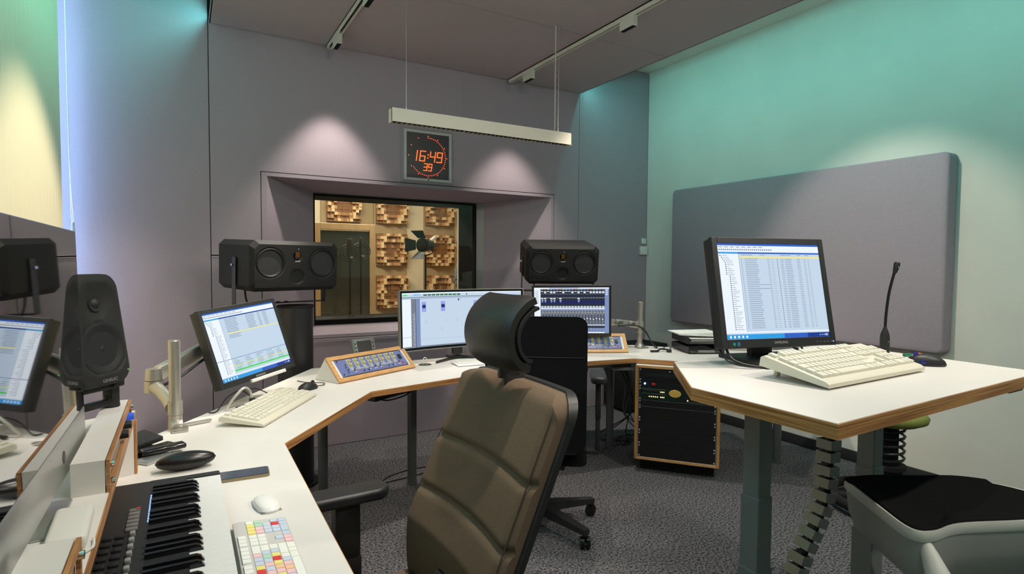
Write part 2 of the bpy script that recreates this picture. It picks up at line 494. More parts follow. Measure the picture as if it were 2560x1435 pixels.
# track lights; the rearmost wide heads are unseen floods added as fill
M_RAIL = mat('rail_white', s2l(226, 220, 208), 0.45)
def track_light(x, y0, y1, heads, label, group=None):
    t = thing('track_light', label, 'track light', (x, y1, ZS), group=group)
    L = y1-y0
    bb = MB()
    for sx in (-1, 1):
        bb.box((sx*0.014, -L/2, -0.016), (0.006, L, 0.032))
    bb.box((0, -L/2, -0.004), (0.034, L, 0.008))
    bb.box((0, -0.004, -0.016), (0.034, 0.008, 0.032)); bb.cyl((0, 0, -0.018), (0, 0.018, -0.018), 0.006, n=10)
    bb.obj('rail', M_RAIL, t, smooth=False)
    bb = MB(); bb.box((0, -L/2, -0.012), (0.022, L-0.02, 0.006)); bb.obj('rail_slot', M_BLKM, t, smooth=False)
    for (yy, tgt, pw, ang) in heads:
        bb = MB(); bb.box((0, 0, -0.062), (0.036, 0.13, 0.060), 0.002, 1); bb.box((0, 0, -0.02), (0.035, 0.15, 0.028), 0.002, 1)
        h = bb.obj('spot_fill_head', M_RAIL, t, smooth=False, loc=(0, yy-y1, 0))
        bb = MB(); bb.box((0, 0, -0.0925), (0.028, 0.118, 0.003))
        for k in range(6):
            bb.box((0, -0.05+0.02*k, -0.0945), (0.028, 0.002, 0.004))
        bb.obj('louvre', M_BLKM, h, smooth=False)
        light('spot_fill_beam', 'SPOT', (0, 0, -0.105), pw, (1.0, 0.91, 0.80), target=None, parent=h, spot_size=RAD(ang), spot_blend=0.55, shadow_soft_size=0.035)
        lo = h.children[-1]
        lo.rotation_euler = (Vector(tgt)-Vector((x, yy, ZS-0.105))).to_track_quat('-Z', 'Y').to_euler()
    return t
PW = 84
track_light(0.953, -1.3, 4.345, [
    (4.09, (0.953, 4.09, 0), PW*0.85, 72),
    (3.32, (-0.60, 3.40, 1.0), PW*2.6, 62),
    (2.45, (0.60, 2.75, 0.75), PW, 78),
    (1.25, (0.20, 1.6, 0.75), PW*1.0, 84),
    (0.60, (1.2, 4.0, 0.6), PW*0.36, 110),  # added wide flood out of view, ambient fill for the room
    (-0.30, (0.6, 3.4, 0.7), PW*0.36, 120)],  # second added flood, behind the camera, fill only
    'white ceiling track with a spot head by the back wall on the blind side')
track_light(2.470, -1.3, 4.345, [
    (4.03, (2.47, 4.03, 0), PW*0.8, 72),
    (2.83, (2.65, 2.75, 0), PW*1.1, 84),
    (2.00, (4.10, 2.05, 1.15), PW*1.0, 58),
    (1.20, (1.9, 1.2, 0.9), PW*0.9, 80),
    (0.50, (2.0, 3.6, 0.4), PW*0.36, 110),  # added unseen flood, general fill towards the desk
    (-0.30, (2.1, 1.3, 0.5), PW*1.0, 104)],  # flood added behind the camera to brighten stool and standing desk
    'white ceiling track with spot heads crossing above the pendant lamp cord')

# pendant linear lamp
pl = thing('pendant_lamp', 'long white box-shaped pendant lamp hanging on thin wires before the clock', 'lamp', (1.67, 3.215, 2.19))
b = MB(); L = 1.255; hh = 0.077
b.box((0, 0.027, hh/2), (L, 0.003, hh)); b.box((0, -0.027, hh/2), (L, 0.003, hh)); b.box((0, 0, hh-0.0015), (L, 0.054, 0.003))
for s in (-1, 1):
    b.box((s*(L/2-0.0015), 0, hh/2-0.002), (0.003, 0.057, hh+0.004))
b.obj('housing', mat('lamp_white', s2l(236, 226, 208), 0.42), pl, smooth=False)
b = MB(); b.box((0, 0, 0.012), (L-0.01, 0.05, 0.004))
for k in range(40):
    b.box((-L/2+0.03+k*(L-0.06)/39, 0, 0.006), (0.002, 0.05, 0.012))
b.obj('louvre', M_BLK, pl, smooth=False)
for x in (-0.53, 0.535):
    b = MB(); b.cyl((x, 0, hh), (x, 0, ZS-2.19), 0.0012, n=6); b.cyl((x, 0, hh), (x, 0, hh+0.022), 0.004, n=10); b.cyl((x, 0, ZS-2.19-0.02), (x, 0, ZS-2.19), 0.008, n=10)
    b.obj('suspension_wire', M_ALU, pl)
b = MB(); pts = []
for k in range(60):
    z = hh+0.002+(ZS-2.19-hh-0.002)*k/59
    pts.append((0.508+0.0012*math.cos(k*1.4), 0.0012*math.sin(k*1.4), z))
b.tube(pts, 0.0042, 6); b.obj('power_cord', mat('cord_grey', s2l(190, 184, 176), 0.5), pl)

# digital studio clock
ck = thing('clock', 'square wall clock with glowing red digits 16:49 and a ring of red dots', 'clock', (1.725, YB, 2.237))
b = MB(); b.box((0, -0.004, 0), (0.445, 0.012, 0.432), 0.002, 1); b.obj('surround', mat('clock_surround', s2l(150, 142, 148), 0.6), ck, smooth=False)
b = MB()
for s in (-1, 1):
    b.box((s*0.192, -0.016, 0), (0.022, 0.022, 0.40), 0.002, 1); b.box((0, -0.016, s*0.189), (0.364, 0.022, 0.022), 0.002, 1)
b.obj('frame', mat('clock_frame', s2l(176, 178, 178), 0.45, 0.3), ck, smooth=False)
b = MB(); b.box((0, -0.012, 0), (0.364, 0.012, 0.358)); b.obj('display_panel', mat('clock_panel', (0.035, 0.035, 0.036), 0.35), ck, smooth=False)
for (x_, z_, r_) in ((0, -0.189, 0.006), (-0.192, 0, 0.003), (0.192, 0, 0.003)):
    b = MB(); b.cyl((x_, -0.028, z_), (x_, -0.026, z_), r_, n=14); b.obj('frame_screw', M_BLK, ck)
M_RED = em('led_red', (1.0, 0.075, 0.03), 1.5); M_ORG = em('led_orange', (1.0, 0.13, 0.02), 1.7)
def dot(bb, x, z, r): bb.cyl((x, -0.0205, z), (x, -0.0178, z), r, n=8)
for name, rad, rng, r_ in (('second_dot', 0.150, range(0, 40), 0.0038), ('hour_dot', 0.163, range(0, 60, 5), 0.0042)):
    b = MB(); dot(b, 0, 0, r_); DM = b.mesh(name, M_RED)
    for s in rng:
        a = 2*math.pi*s/60; mobj(name, DM, ck, loc=(math.sin(a)*rad, 0, math.cos(a)*rad-0.004))
SEG = {'0': 'abcdef', '1': 'bc', '3': 'abcdg', '4': 'fgbc', '6': 'acdefg', '9': 'abcdfg'}
def digit(bb, ch, x, z, w_, h_, r_):
    c = {'a': ((0, 1), (1, 1)), 'b': ((1, 1), (1, .5)), 'c': ((1, .5), (1, 0)), 'd': ((0, 0), (1, 0)), 'e': ((0, .5), (0, 0)), 'f': ((0, 1), (0, .5)), 'g': ((0, .5), (1, .5))}
    for s in SEG[ch]:
        (x0, z0), (x1, z1) = c[s]
        if ch == '1': x0 = x1 = 0.6
        for k in range(6):
            t = k/5; u, v = x0+(x1-x0)*t, z0+(z1-z0)*t
            dot(bb, x+u*w_+(v-0.5)*h_*0.14, z+v*h_, r_)
dw = 0.042
for ch, x in (('1', -0.112), ('6', -0.060), ('4', 0.026), ('9', 0.086)):
    b = MB(); digit(b, ch, x-0.008, -0.040, dw, 0.078, 0.0044); b.obj('digit', M_ORG, ck)
b = MB(); dot(b, 0.0, 0.012, 0.0055); dot(b, -0.002, -0.012, 0.0055); b.obj('colon', M_ORG, ck)
for ch, x in (('3', -0.036), ('9', 0.004)):
    b = MB(); digit(b, ch, x, -0.114, 0.027, 0.054, 0.0036); b.obj('digit', M_ORG, ck)

# vertical blind
vb = thing('vertical_blind', 'pale vertical fabric blind hanging in front of the window', 'blind', (-0.60, 4.205, 0.62))
M_BLIND = mat('blind_fabric', s2l(226, 214, 172), 0.85, transl=(0.55, 0.66, 0.85, 0.012))
pit = 0.083
for k in range(41):
    b = MB(); hgt = 2.58
    def fslat(u, v, hgt=hgt):
        return ((u-0.5)*0.006+math.sin(u*math.pi)*0.007, (u-0.5)*0.089, v*hgt)
    b.grid(fslat, 7, 2)
    s_ = b.obj('slat', M_BLIND, vb, loc=(0, -0.045-pit*k, 0), rot=(0, 0, RAD(4)))
b = MB(); b.box((0, -1.70, 2.61), (0.05, 3.45, 0.045), 0.003); b.obj('headrail', M_WHITEP, vb)
b = MB(); pts = spline([(0.03, 0.055, 2.58), (0.032, 0.055, 1.7), (0.035, 0.072, 1.2), (0.04, 0.085, 1.03), (0.04, 0.075, 0.985), (0.04, 0.060, 0.99), (0.036, 0.05, 1.05), (0.032, 0.045, 1.7), (0.03, 0.045, 2.58)], 6)
b.tube(pts, 0.0022, 6); b.obj('pull_cord', M_WHTM, vb)
b = MB(); b.cyl((0.04, 0.066, 0.93), (0.04, 0.066, 0.99), 0.011, 0.008, n=12); b.obj('cord_weight', mat('grey_plastic', s2l(150, 156, 160), 0.5), vb)

# switches and sockets
t = thing('wall_switch', 'small square white wall sensor with a tiny dark button, uppermost in the wall corner', 'switch', (4.055, YB, 1.618))
b = MB(); b.box((0, -0.008, 0), (0.055, 0.016, 0.055), 0.003); b.obj('cover', M_WHTM, t)
b = MB(); b.box((0.002, -0.0165, 0.018), (0.006, 0.002, 0.006)); b.obj('button', M_BLK, t, smooth=False)
t = thing('wall_switch', 'larger blank white junction box below the small wall sensor', 'switch', (4.045, YB, 1.522))
b = MB(); b.box((0, -0.015, 0), (0.085, 0.030, 0.085), 0.004); b.obj('cover', M_WHTM, t)
b = MB(); b.box((0, -0.0305, -0.03), (0.03, 0.001, 0.004)); b.obj('latch', M_WHITEP, t, smooth=False)
t = thing('wall_socket', 'white three-gang wall socket on the plaster wall beyond the standing desk', 'socket', (XR, 1.20, 1.20))
b = MB(); b.box((-0.006, 0, 0), (0.012, 0.09, 0.245), 0.003); b.obj('cover', M_WHT, t)
for z in (-0.075, 0, 0.075):
    b = MB(); Mx = Matrix.Translation((-0.012, 0, z)) @ Matrix.Rotation(-math.pi/2, 4, 'Y')
    b.lathe([(0.0, 0.006), (0.020, 0.006), (0.028, 0.010), (0.031, 0.004), (0.033, 0.0)], 22, Mx); b.obj('socket_insert', M_WHT, t)
# ================================================================ desks
def inset_poly(poly, d):
    n = len(poly)
    A = sum(poly[i][0]*poly[(i+1) % n][1]-poly[(i+1) % n][0]*poly[i][1] for i in range(n))
    if A < 0: poly = poly[::-1]
    out = []
    for i in range(n):
        p0, p1, p2 = Vector(poly[i-1]), Vector(poly[i]), Vector(poly[(i+1) % n])
        e1, e2 = (p1-p0).normalized(), (p2-p1).normalized()
        n1, n2 = Vector((-e1.y, e1.x)), Vector((-e2.y, e2.x))
        m = (n1+n2); m = m/max(0.2, m.dot(n1))
        q = p1+m*d; out.append((q.x, q.y))
    return out
def table_top(parent, poly, z, th):
    bb = MB(); bb.prism(poly, z-th, z-0.0015); bb.obj('plywood_core', M_PLY, parent, smooth=False)
    bb = MB(); bb.prism(inset_poly(poly, 0.0022), z-0.003, z); bb.obj('laminate_top', M_LAM, parent, smooth=False)

DZ = 0.75
desk_poly = [(0.29, 0.35), (0.305, 2.114), (0.80, 2.765), (1.95, 3.01), (2.635, 2.909), (3.25, 2.17), (3.86, 2.45), (3.05, 3.40), (2.75, 3.52), (0.66, 3.53), (-0.52, 1.83), (-0.52, 0.35)]
dk = thing('studio_desk', 'large white angled studio desk with plywood edges wrapping around two office chairs', 'desk')
table_top(dk, desk_poly, DZ, 0.030)
for (x, y) in ((1.228, 3.361), (0.705, 3.44), (2.76, 3.30), (-0.40, 1.70), (-0.40, 0.55), (0.16, 0.50), (3.60, 2.50)):
    b = MB(); b.cyl((0, 0, 0.012), (0, 0, 0.705), 0.0285, n=28); b.cyl((0, 0, 0), (0, 0, 0.016), 0.032, n=28)
    lg = b.obj('leg', M_DKLEG, dk, loc=(x, y, 0))
    b = MB(); b.lathe([(0.045, 0.655), (0.045, 0.69), (0.07, 0.705), (0.075, 0.72)], 24); b.cyl((0.03, -0.02, 0.67), (0.06, -0.03, 0.67), 0.014, n=12); b.obj('mounting_plate', M_BLK, lg)
b = MB(); b.box((0.98, 2.97, 0.694), (0.34, 0.06, 0.05), 0.006, rot=(0, 0, RAD(30))); b.tube(spline([(0.85, 2.9, 0.69), (0.93, 2.93, 0.655), (1.05, 2.98, 0.66), (1.12, 3.02, 0.69)], 5), 0.004, 6); b.obj('cable_tray', M_BLK, dk)
b = MB(); b.box((2.50, 3.12, 0.695), (0.44, 0.10, 0.045), 0.004, rot=(0, 0, RAD(-20))); b.box((2.62, 3.0, 0.668), (0.16, 0.03, 0.022), 0.002, rot=(0, 0, RAD(-25))); b.obj('cable_tray', M_GREYLEG, dk)
b = MB()
for k in range(26):
    b.box((2.16+k*0.0105, 3.20-k*0.0022, 0.652), (0.004, 0.012, 0.022))
b.obj('cable_brush', M_BLK, dk, smooth=False)

# standing desk
SZ = 1.05
st_poly = [(1.212, 0.698), (2.400, 0.728), (2.430, 1.440), (1.475, 1.428), (1.213, 1.107)]
sd = thing('standing_desk', 'height-adjustable white standing desk with thick plywood edge and grey telescopic columns', 'desk')
table_top(sd, st_poly, SZ, 0.036)
for (x, y) in ((1.555, 1.145), (2.150, 1.120)):
    for (w_, z0, z1) in ((0.060, 0.66, SZ-0.05), (0.067, 0.43, 0.668), (0.074, 0.03, 0.438)):
        b = MB(); b.box((x, y, (z0+z1)/2), (w_, w_, z1-z0), 0.003, 1); b.obj('column_tube', M_GREYLEG, sd)
    b = MB(); b.box((x, y, 0.017), (0.08, 0.68, 0.034), 0.006); b.obj('foot', M_GREYLEG, sd)
for y in (0.86, 1.36):
    b = MB(); b.box((1.85, y, SZ-0.056), (0.62, 0.04, 0.038)); b.obj('crossbar', M_GREYLEG, sd, smooth=False)
b = MB(); b.box((2.33, 0.80, SZ-0.052), (0.10, 0.06, 0.028), 0.003); b.obj('control_switch', M_BLK, sd)
b = MB(); b.box((1.79, 0.93, SZ-0.066), (0.05, 0.03, 0.06), 0.003); b.box((2.06, 1.06, SZ-0.075), (0.04, 0.03, 0.075), 0.003); b.obj('motor_box', M_BLK, sd)

# cable snake under the standing desk
cs = thing('cable_snake', 'grey segmented cable snake hanging below the standing desk', 'cable guide', (1.86, 1.10, 0))
path = spline([(0.0, 0, 1.012), (0.0, 0, 0.80), (-0.03, 0.0, 0.60), (-0.11, 0.02, 0.42), (-0.16, 0.03, 0.26), (-0.10, 0.04, 0.12), (0.05, 0.05, 0.03)], 40)
dist = [0]
for a, c in zip(path, path[1:]): dist.append(dist[-1]+(c-a).length)
lk = MB(); wd, ht = 0.052, 0.031
for s in (-1, 1):
    lk.box((s*wd/2, 0, 0), (0.003, wd, ht)); lk.box((0, s*wd/2, 0), (wd, 0.003, ht))
lk.mat(1); lk.box((0, 0, 0.018), (0.016, 0.016, 0.034)); lk.box((-0.016, 0.0, 0.02), (0.006, 0.02, 0.016)); lk.box((0.016, 0, 0.02), (0.006, 0.02, 0.016))
LKM = lk.mesh('link', [mat('snake_grey', s2l(156, 156, 150), 0.32, 0.35), M_BLK], smooth=False)
k = 0; s_ = 0.0
while s_ < dist[-1]-0.01:
    i = max(j for j in range(len(dist)) if dist[j] <= s_)
    p = path[min(i, len(path)-2)]; d_ = (path[min(i+1, len(path)-1)]-p).normalized()
    o = mobj('link', LKM, cs, loc=p)
    o.rotation_euler = Vector((0, 0, 1)).rotation_difference(-d_).to_euler()
    s_ += 0.0435

# raised shelf along the far side of the left wing
SHZ = 0.935
sh = thing('desk_shelf', 'raised white desktop shelf with plywood front edge above the piano keyboard', 'shelf')
shp = [(-0.128, 0.35), (-0.128, 2.055), (-0.50, 1.86), (-0.50, 0.35)]
table_top(sh, shp, SHZ, 0.024)
b = MB(); b.prism([(-0.132, 2.02), (-0.132, 2.044), (-0.45, 1.885), (-0.45, 1.86)], DZ, SHZ-0.024); e_ = b.obj('end_panel', M_LAM, sh, smooth=False)
b = MB(); b.box((-0.128, 2.032, (DZ+SHZ-0.024)/2), (0.006, 0.026, SHZ-0.024-DZ)); b.obj('edge_strip', M_PLYV, sh, smooth=False)
b = MB(); b.box((-0.32, 0.364, (DZ+SHZ-0.024)/2), (0.36, 0.024, SHZ-0.024-DZ)); b.obj('end_panel', M_LAM, sh, smooth=False)

# ---------------------------------------------------------------- rack under the desk
ex = Vector((0.640, -0.768, 0)); ny = Vector((0.768, 0.640, 0))
rk = thing('equipment_rack', 'wood-framed nineteen-inch equipment rack full of black units under the desk', 'rack', (2.610, 2.863, 0), rz=math.atan2(ex.y, ex.x))
RW, RH0, RH1, RDp = 0.535, 0.085, 0.716, 0.42
b = MB(); b.box((RW/2, RDp/2+0.05, 0.042), (RW-0.06, RDp-0.04, 0.084)); b.obj('plinth', M_BLKM, rk, smooth=False)
ft = 0.016
for nm, c, s in (('side_panel', (ft/2, RDp/2, (RH0+RH1)/2), (ft, RDp, RH1-RH0)), ('side_panel', (RW-ft/2, RDp/2, (RH0+RH1)/2), (ft, RDp, RH1-RH0)),
                 ('bottom_panel', (RW/2, RDp/2, RH0+ft/2), (RW-2*ft, RDp, ft)), ('top_panel', (RW/2, RDp/2, RH1-ft/2), (RW-2*ft, RDp, ft))):
    b = MB(); b.box(c, s, 0.001, 1); p_ = b.obj(nm, M_LAM, rk, smooth=False)
    b = MB()
    if nm == 'side_panel':
        b.box((c[0], -0.002, c[2]), (ft+0.002, 0.005, s[2])); b.obj('edge_strip', M_PLYV, p_, smooth=False)
    else:
        b.box((c[0], -0.002, c[2]), (s[0], 0.005, ft)); b.obj('edge_strip', M_PLYX, p_, smooth=False)
b = MB(); b.box((RW/2, RDp-0.01, (RH0+RH1)/2), (RW-2*ft, 0.01, RH1-RH0-2*ft)); b.obj('back_panel', M_BLKM, rk, smooth=False)
for x in (ft+0.008, RW-ft-0.008):
    b = MB(); b.box((x, 0.008, (RH0+RH1)/2), (0.015, 0.004, RH1-RH0-2*ft-0.002)); b.obj('rack_rail', M_ALU, rk, smooth=False)
U = (RH1-RH0-2*ft-0.004)/14.0
units = [(2, 'patch'), (1, 'power'), (2, 'strip'), (1, 'blank'), (2, 'drawer'), (2, 'drawer'), (2, 'drawer'), (2, 'drawer')]
scr = MB(); scr.cyl((0, 0.004, 0), (0, -0.004, 0), 0.0055, 0.004, n=10); SCM = scr.mesh('rack_screw', M_SILVP)
z = RH1-ft-0.002
M_UNIT = mat('rack_unit_black', (0.010, 0.010, 0.011), 0.42)
M_UNITG = mat('rack_unit_green', (0.008, 0.020, 0.014), 0.35)
for (u, kind_) in units:
    zc = z-u*U/2; hh = u*U-0.002
    ux = RW/2
    b = MB(); b.box((ux, 0.006, zc), (RW-2*ft-0.016, 0.008, hh), 0.0008, 1)
    un = b.obj({'patch': 'patch_unit', 'power': 'power_unit', 'strip': 'channel_strip', 'blank': 'blank_panel', 'drawer': 'blank_drawer'}[kind_], M_UNITG if kind_ == 'strip' else M_UNIT, rk, smooth=False)
    for zz in (zc+hh/2-0.008, zc-hh/2+0.008):
        for x in (ft+0.015, RW-ft-0.015):
            mobj('rack_screw', SCM, un, loc=(x, 0, zz))
    if kind_ == 'patch':
        b = MB()
        for q in range(7):
            b.box((0.22+q*0.035, 0.0015, zc+0.028), (0.012, 0.002, 0.005))
        b.obj('white_marks', M_WHTM, un, smooth=False)
        b = MB(); b.box((ux, 0.0005, zc-0.008), (0.40, 0.004, 0.035), 0.002); b.obj('front_lid', M_BLKM, un)
    if kind_ == 'power':
        b = MB(); b.cyl((0.062, 0.003, zc+0.004), (0.062, -0.003, zc+0.004), 0.006, n=14); b.obj('blue_led', em('led_blue', (0.12, 0.25, 1.0), 14), un)
        b = MB(); b.box((0.118, 0.0, zc+0.004), (0.022, 0.006, 0.014), 0.002); b.obj('red_switch', mat('red_button', (0.25, 0.01, 0.02), 0.35, emit=(0.6, 0.01, 0.03), es=0.25), un)
    if kind_ == 'strip':
        b = MB()
        for (zz, xs) in ((zc+0.018, [0.165, 0.175, 0.185]), (zc-0.016, [0.092, 0.105, 0.118, 0.131, 0.144]), (zc-0.016, [0.165, 0.175, 0.185])):
            for x in xs: b.cyl((x, 0.003, zz), (x, -0.002, zz), 0.0038, n=8)
        b.obj('lit_buttons', em('led_warm', (1.0, 0.72, 0.38), 1.6), un)
        b = MB(); Mx = Matrix.Translation((0.255, 0.002, zc+0.014)) @ Matrix.Rotation(math.pi/2, 4, 'X') @ Matrix.Diagonal((1.55, 1, 1, 1))
        b.lathe([(0, 0.004), (0.022, 0.004), (0.025, 0.001)], 26, Mx); b.obj('level_meter', mat('meter_amber', s2l(150, 120, 50), 0.35, emit=(0.5, 0.33, 0.08), es=0.25), un)
        b = MB()
        for q in range(22):
            x = 0.055+q*0.0062
            b.cyl((x, 0.003, zc+0.024), (x, -0.006, zc+0.024), 0.0021, n=6)
        b.obj('small_switches', M_DKLEG, un)
        for q in range(5):
            kb_ = MB(); kb_.cyl((0, 0, 0), (0, -0.016, 0), 0.008, 0.006, n=14); kb_.box((0, -0.0165, 0.003), (0.0015, 0.002, 0.006))
            kb_.obj('knob', M_BLK, un, loc=(0.320+q*0.035, 0.003, zc-0.012+0.014*(q % 2)))
        b = MB()
        for x in (0.335, 0.42, 0.47): b.cyl((x, 0.003, zc-0.024), (x, -0.002, zc-0.024), 0.0042, n=8)
        b.obj('lit_buttons', MATS['led_warm'], un)
        for (xx, zz) in ((0.12, zc+0.034), (0.12, zc+0.003), (0.40, zc-0.034)):
            b = MB(); b.box((xx, 0.0015, zz), (0.15, 0.001, 0.0012)); b.obj('panel_line', mat('panel_line', s2l(150, 160, 140), 0.5), un, smooth=False)
    if kind_ in ('blank',) or (kind_ == 'drawer' and z > 0.37):
        b = MB(); b.box((ux, 0.003, z-0.0005), (RW-2*ft-0.03, 0.006, 0.0012)); b.obj('drawer_gap', M_ALU, un, smooth=False)
    z -= u*U

# black equipment case standing in the corner behind the desk
cc = thing('equipment_case', 'black equipment case standing in the wall corner behind the studio desk', 'case', (3.79, 4.16, 0))
b = MB(); b.box((0, 0, 0.325), (0.50, 0.34, 0.60), 0.008); b.obj('body', M_BLKM, cc)
b = MB()
for sx in (-1, 1):
    for sy in (-1, 1): b.cyl((sx*0.2, sy*0.13, 0), (sx*0.2, sy*0.13, 0.03), 0.02, n=14)
b.obj('rubber_foot', M_RUB, cc)
b = MB(); b.box((0, -0.173, 0.33), (0.42, 0.006, 0.48), 0.002); b.obj('front_lid', M_BLK, cc)
# ================================================================ monitors
E_BG = em('scr_pale', s2l(196, 214, 233), 0.92)
E_WH = em('scr_white', s2l(228, 236, 246), 1.0)
E_BL = em('scr_blue', s2l(40, 90, 190), 1.0)
E_DB = em('scr_deepblue', s2l(14, 50, 140), 1.0)
E_CY = em('scr_cyan', s2l(40, 150, 220), 1.0)
E_YE = em('scr_yellow', s2l(232, 222, 130), 1.0)
E_GR = em('scr_green', s2l(70, 210, 80), 1.0)
E_TX = em('scr_text', s2l(110, 124, 150), 1.0)
E_DK = em('scr_dark', s2l(38, 42, 58), 1.0)
E_GY = em('scr_grey', s2l(120, 128, 142), 1.0)
E_VI = em('scr_violet', s2l(146, 156, 224), 1.0)
E_NV = em('scr_navy', s2l(24, 34, 96), 1.0)
E_RD = em('scr_red', s2l(215, 50, 45), 1.0)
E_ST = em('scr_steel', s2l(120, 138, 180), 1.0)
SCRM = [E_BG, E_WH, E_BL, E_DB, E_CY, E_YE, E_GR, E_TX, E_DK, E_GY, E_VI, E_NV, E_RD, E_ST]
BG, WH, BL, DB, CY, YE, GR, TX, DK, GY, VI, NV, RD, ST = range(14)

class Scr:
    """flat screen picture as coloured quads; u right, v down, both 0..1; fn maps (u,v,layer)->3d"""
    def __init__(self, fn): self.b = MB(); self.fn = fn; self.k = 0
    def r(self, m, u0, v0, u1, v1, lay=1, nu=1):
        self.b.mat(m)
        for i in range(nu):
            a, c = u0+(u1-u0)*i/nu, u0+(u1-u0)*(i+1)/nu
            self.b.quad(self.fn(a, v1, lay), self.fn(c, v1, lay), self.fn(c, v0, lay), self.fn(a, v0, lay))

def scr_list(s, variant=0):
    rnd = random.Random(5+variant)
    s.r(BG, 0, 0, 1, 1, 0)
    s.r(BL, 0, 0, 1, 0.022); s.r(WH, 0, 0.022, 1, 0.088)
    for k in range(8): s.r(TX, 0.012+k*0.055, 0.034, 0.05+k*0.055, 0.041, 2)
    for k in range(26): s.r(TX, 0.012+k*0.02, 0.058, 0.024+k*0.02, 0.072, 2)
    s.r(BL if variant == 0 else DB, 0, 0.092, 1, 0.108, 2); s.r(CY, 0.0, 0.092, 0.19, 0.108, 3)
    s.r(WH, 0.0, 0.112, 0.195, 0.93, 1); s.r(TX, 0.195, 0.11, 0.198, 0.93, 2)
    for k in range(40):
        ind = 0.02+0.012*min(8, abs((k*7) % 9-1)) if k > 2 else 0.012*k+0.012
        ind = 0.015+0.011*min(k, 4)+(0.03 if k > 10 else 0)
        v = 0.125+k*0.0198; s.r(DK, ind, v, ind+0.011, v+0.008, 2); s.r(TX, ind+0.018, v+0.002, ind+0.035+rnd.random()*0.05, v+0.006, 2)
    if variant == 0:
        s.r(YE, 0.205, 0.136, 1.0, 0.152, 2)
        n = 38
        for k in range(n):
            v = 0.16+k*0.0196
            s.r(TX, 0.215, v, 0.222, v+0.007, 2)
            s.r(TX, 0.25, v+0.001, 0.36+rnd.random()*0.02+(0.11 if rnd.random() > 0.9 else 0), v+0.0055, 2)
            s.r(TX, 0.47, v+0.001, 0.49, v+0.005, 2); s.r(GY, 0.505, v+0.002, 0.535, v+0.004, 2)
            s.r(DK, 0.566, v, 0.573, v+0.008, 2); s.r(TX, 0.60, v+0.001, 0.632, v+0.005, 2); s.r(TX, 0.645, v+0.001, 0.71+rnd.random()*0.01, v+0.0055, 2)
            s.r(TX, 0.765, v+0.001, 0.80, v+0.005, 2); s.r(TX, 0.835, v+0.001, 0.855, v+0.005, 2); s.r(TX, 0.875, v+0.001, 0.89, v+0.005, 2)
        for x0, x1 in ((0.22, 0.33), (0.40, 0.45), (0.60, 0.71), (0.77, 0.81), (0.85, 0.89)): s.r(TX, x0, 0.118, x1, 0.123, 2)
    else:
        for k in range(14):
            v = 0.125+k*0.0215
            if k == 10: s.r(YE, 0.24, v-0.004, 1.0, v+0.010, 2); continue
            if k > 10:
                s.r(TX, 0.255, v, 0.40+0.03*rnd.random(), v+0.006, 2); continue
            s.r(TX, 0.255, v, 0.40+0.03*rnd.random(), v+0.006, 2); s.r(TX, 0.55, v, 0.66+0.02*rnd.random(), v+0.006, 2); s.r(TX, 0.72, v, 0.76, v+0.006, 2); s.r(TX, 0.80, v, 0.86, v+0.006, 2)
        s.r(ST, 0.0, 0.70, 1, 0.708, 2)
        for k in range(7):
            v = 0.725+k*0.024
            for c in range(5): s.r(GR if (k+c) % 4 == 0 else TX, 0.22+c*0.155, v, 0.22+c*0.155+0.05+0.06*rnd.random(), v+0.006, 2)
        s.r(YE, 0.17, 0.805, 1.0, 0.814, 3); s.r(GR, 0.19, 0.872, 1.0, 0.893, 3)
    s.r(WH, 0, 0.925, 1, 0.94, 2)
    s.r(CY, 0, 0.952, 0.55, 1, 2); s.r(BL, 0.55, 0.952, 0.78, 1, 2); s.r(DB, 0.78, 0.952, 1, 1, 2)
    for k in range(5): s.r(WH, 0.03+k*0.038, 0.964, 0.046+k*0.038, 0.988, 3)
    for k in range(4): s.r(WH, 0.90+k*0.02, 0.972, 0.907+k*0.02, 0.982, 3)
    s.r(WH, 0.955, 0.966, 0.985, 0.971, 3); s.r(WH, 0.955, 0.98, 0.985, 0.985, 3)

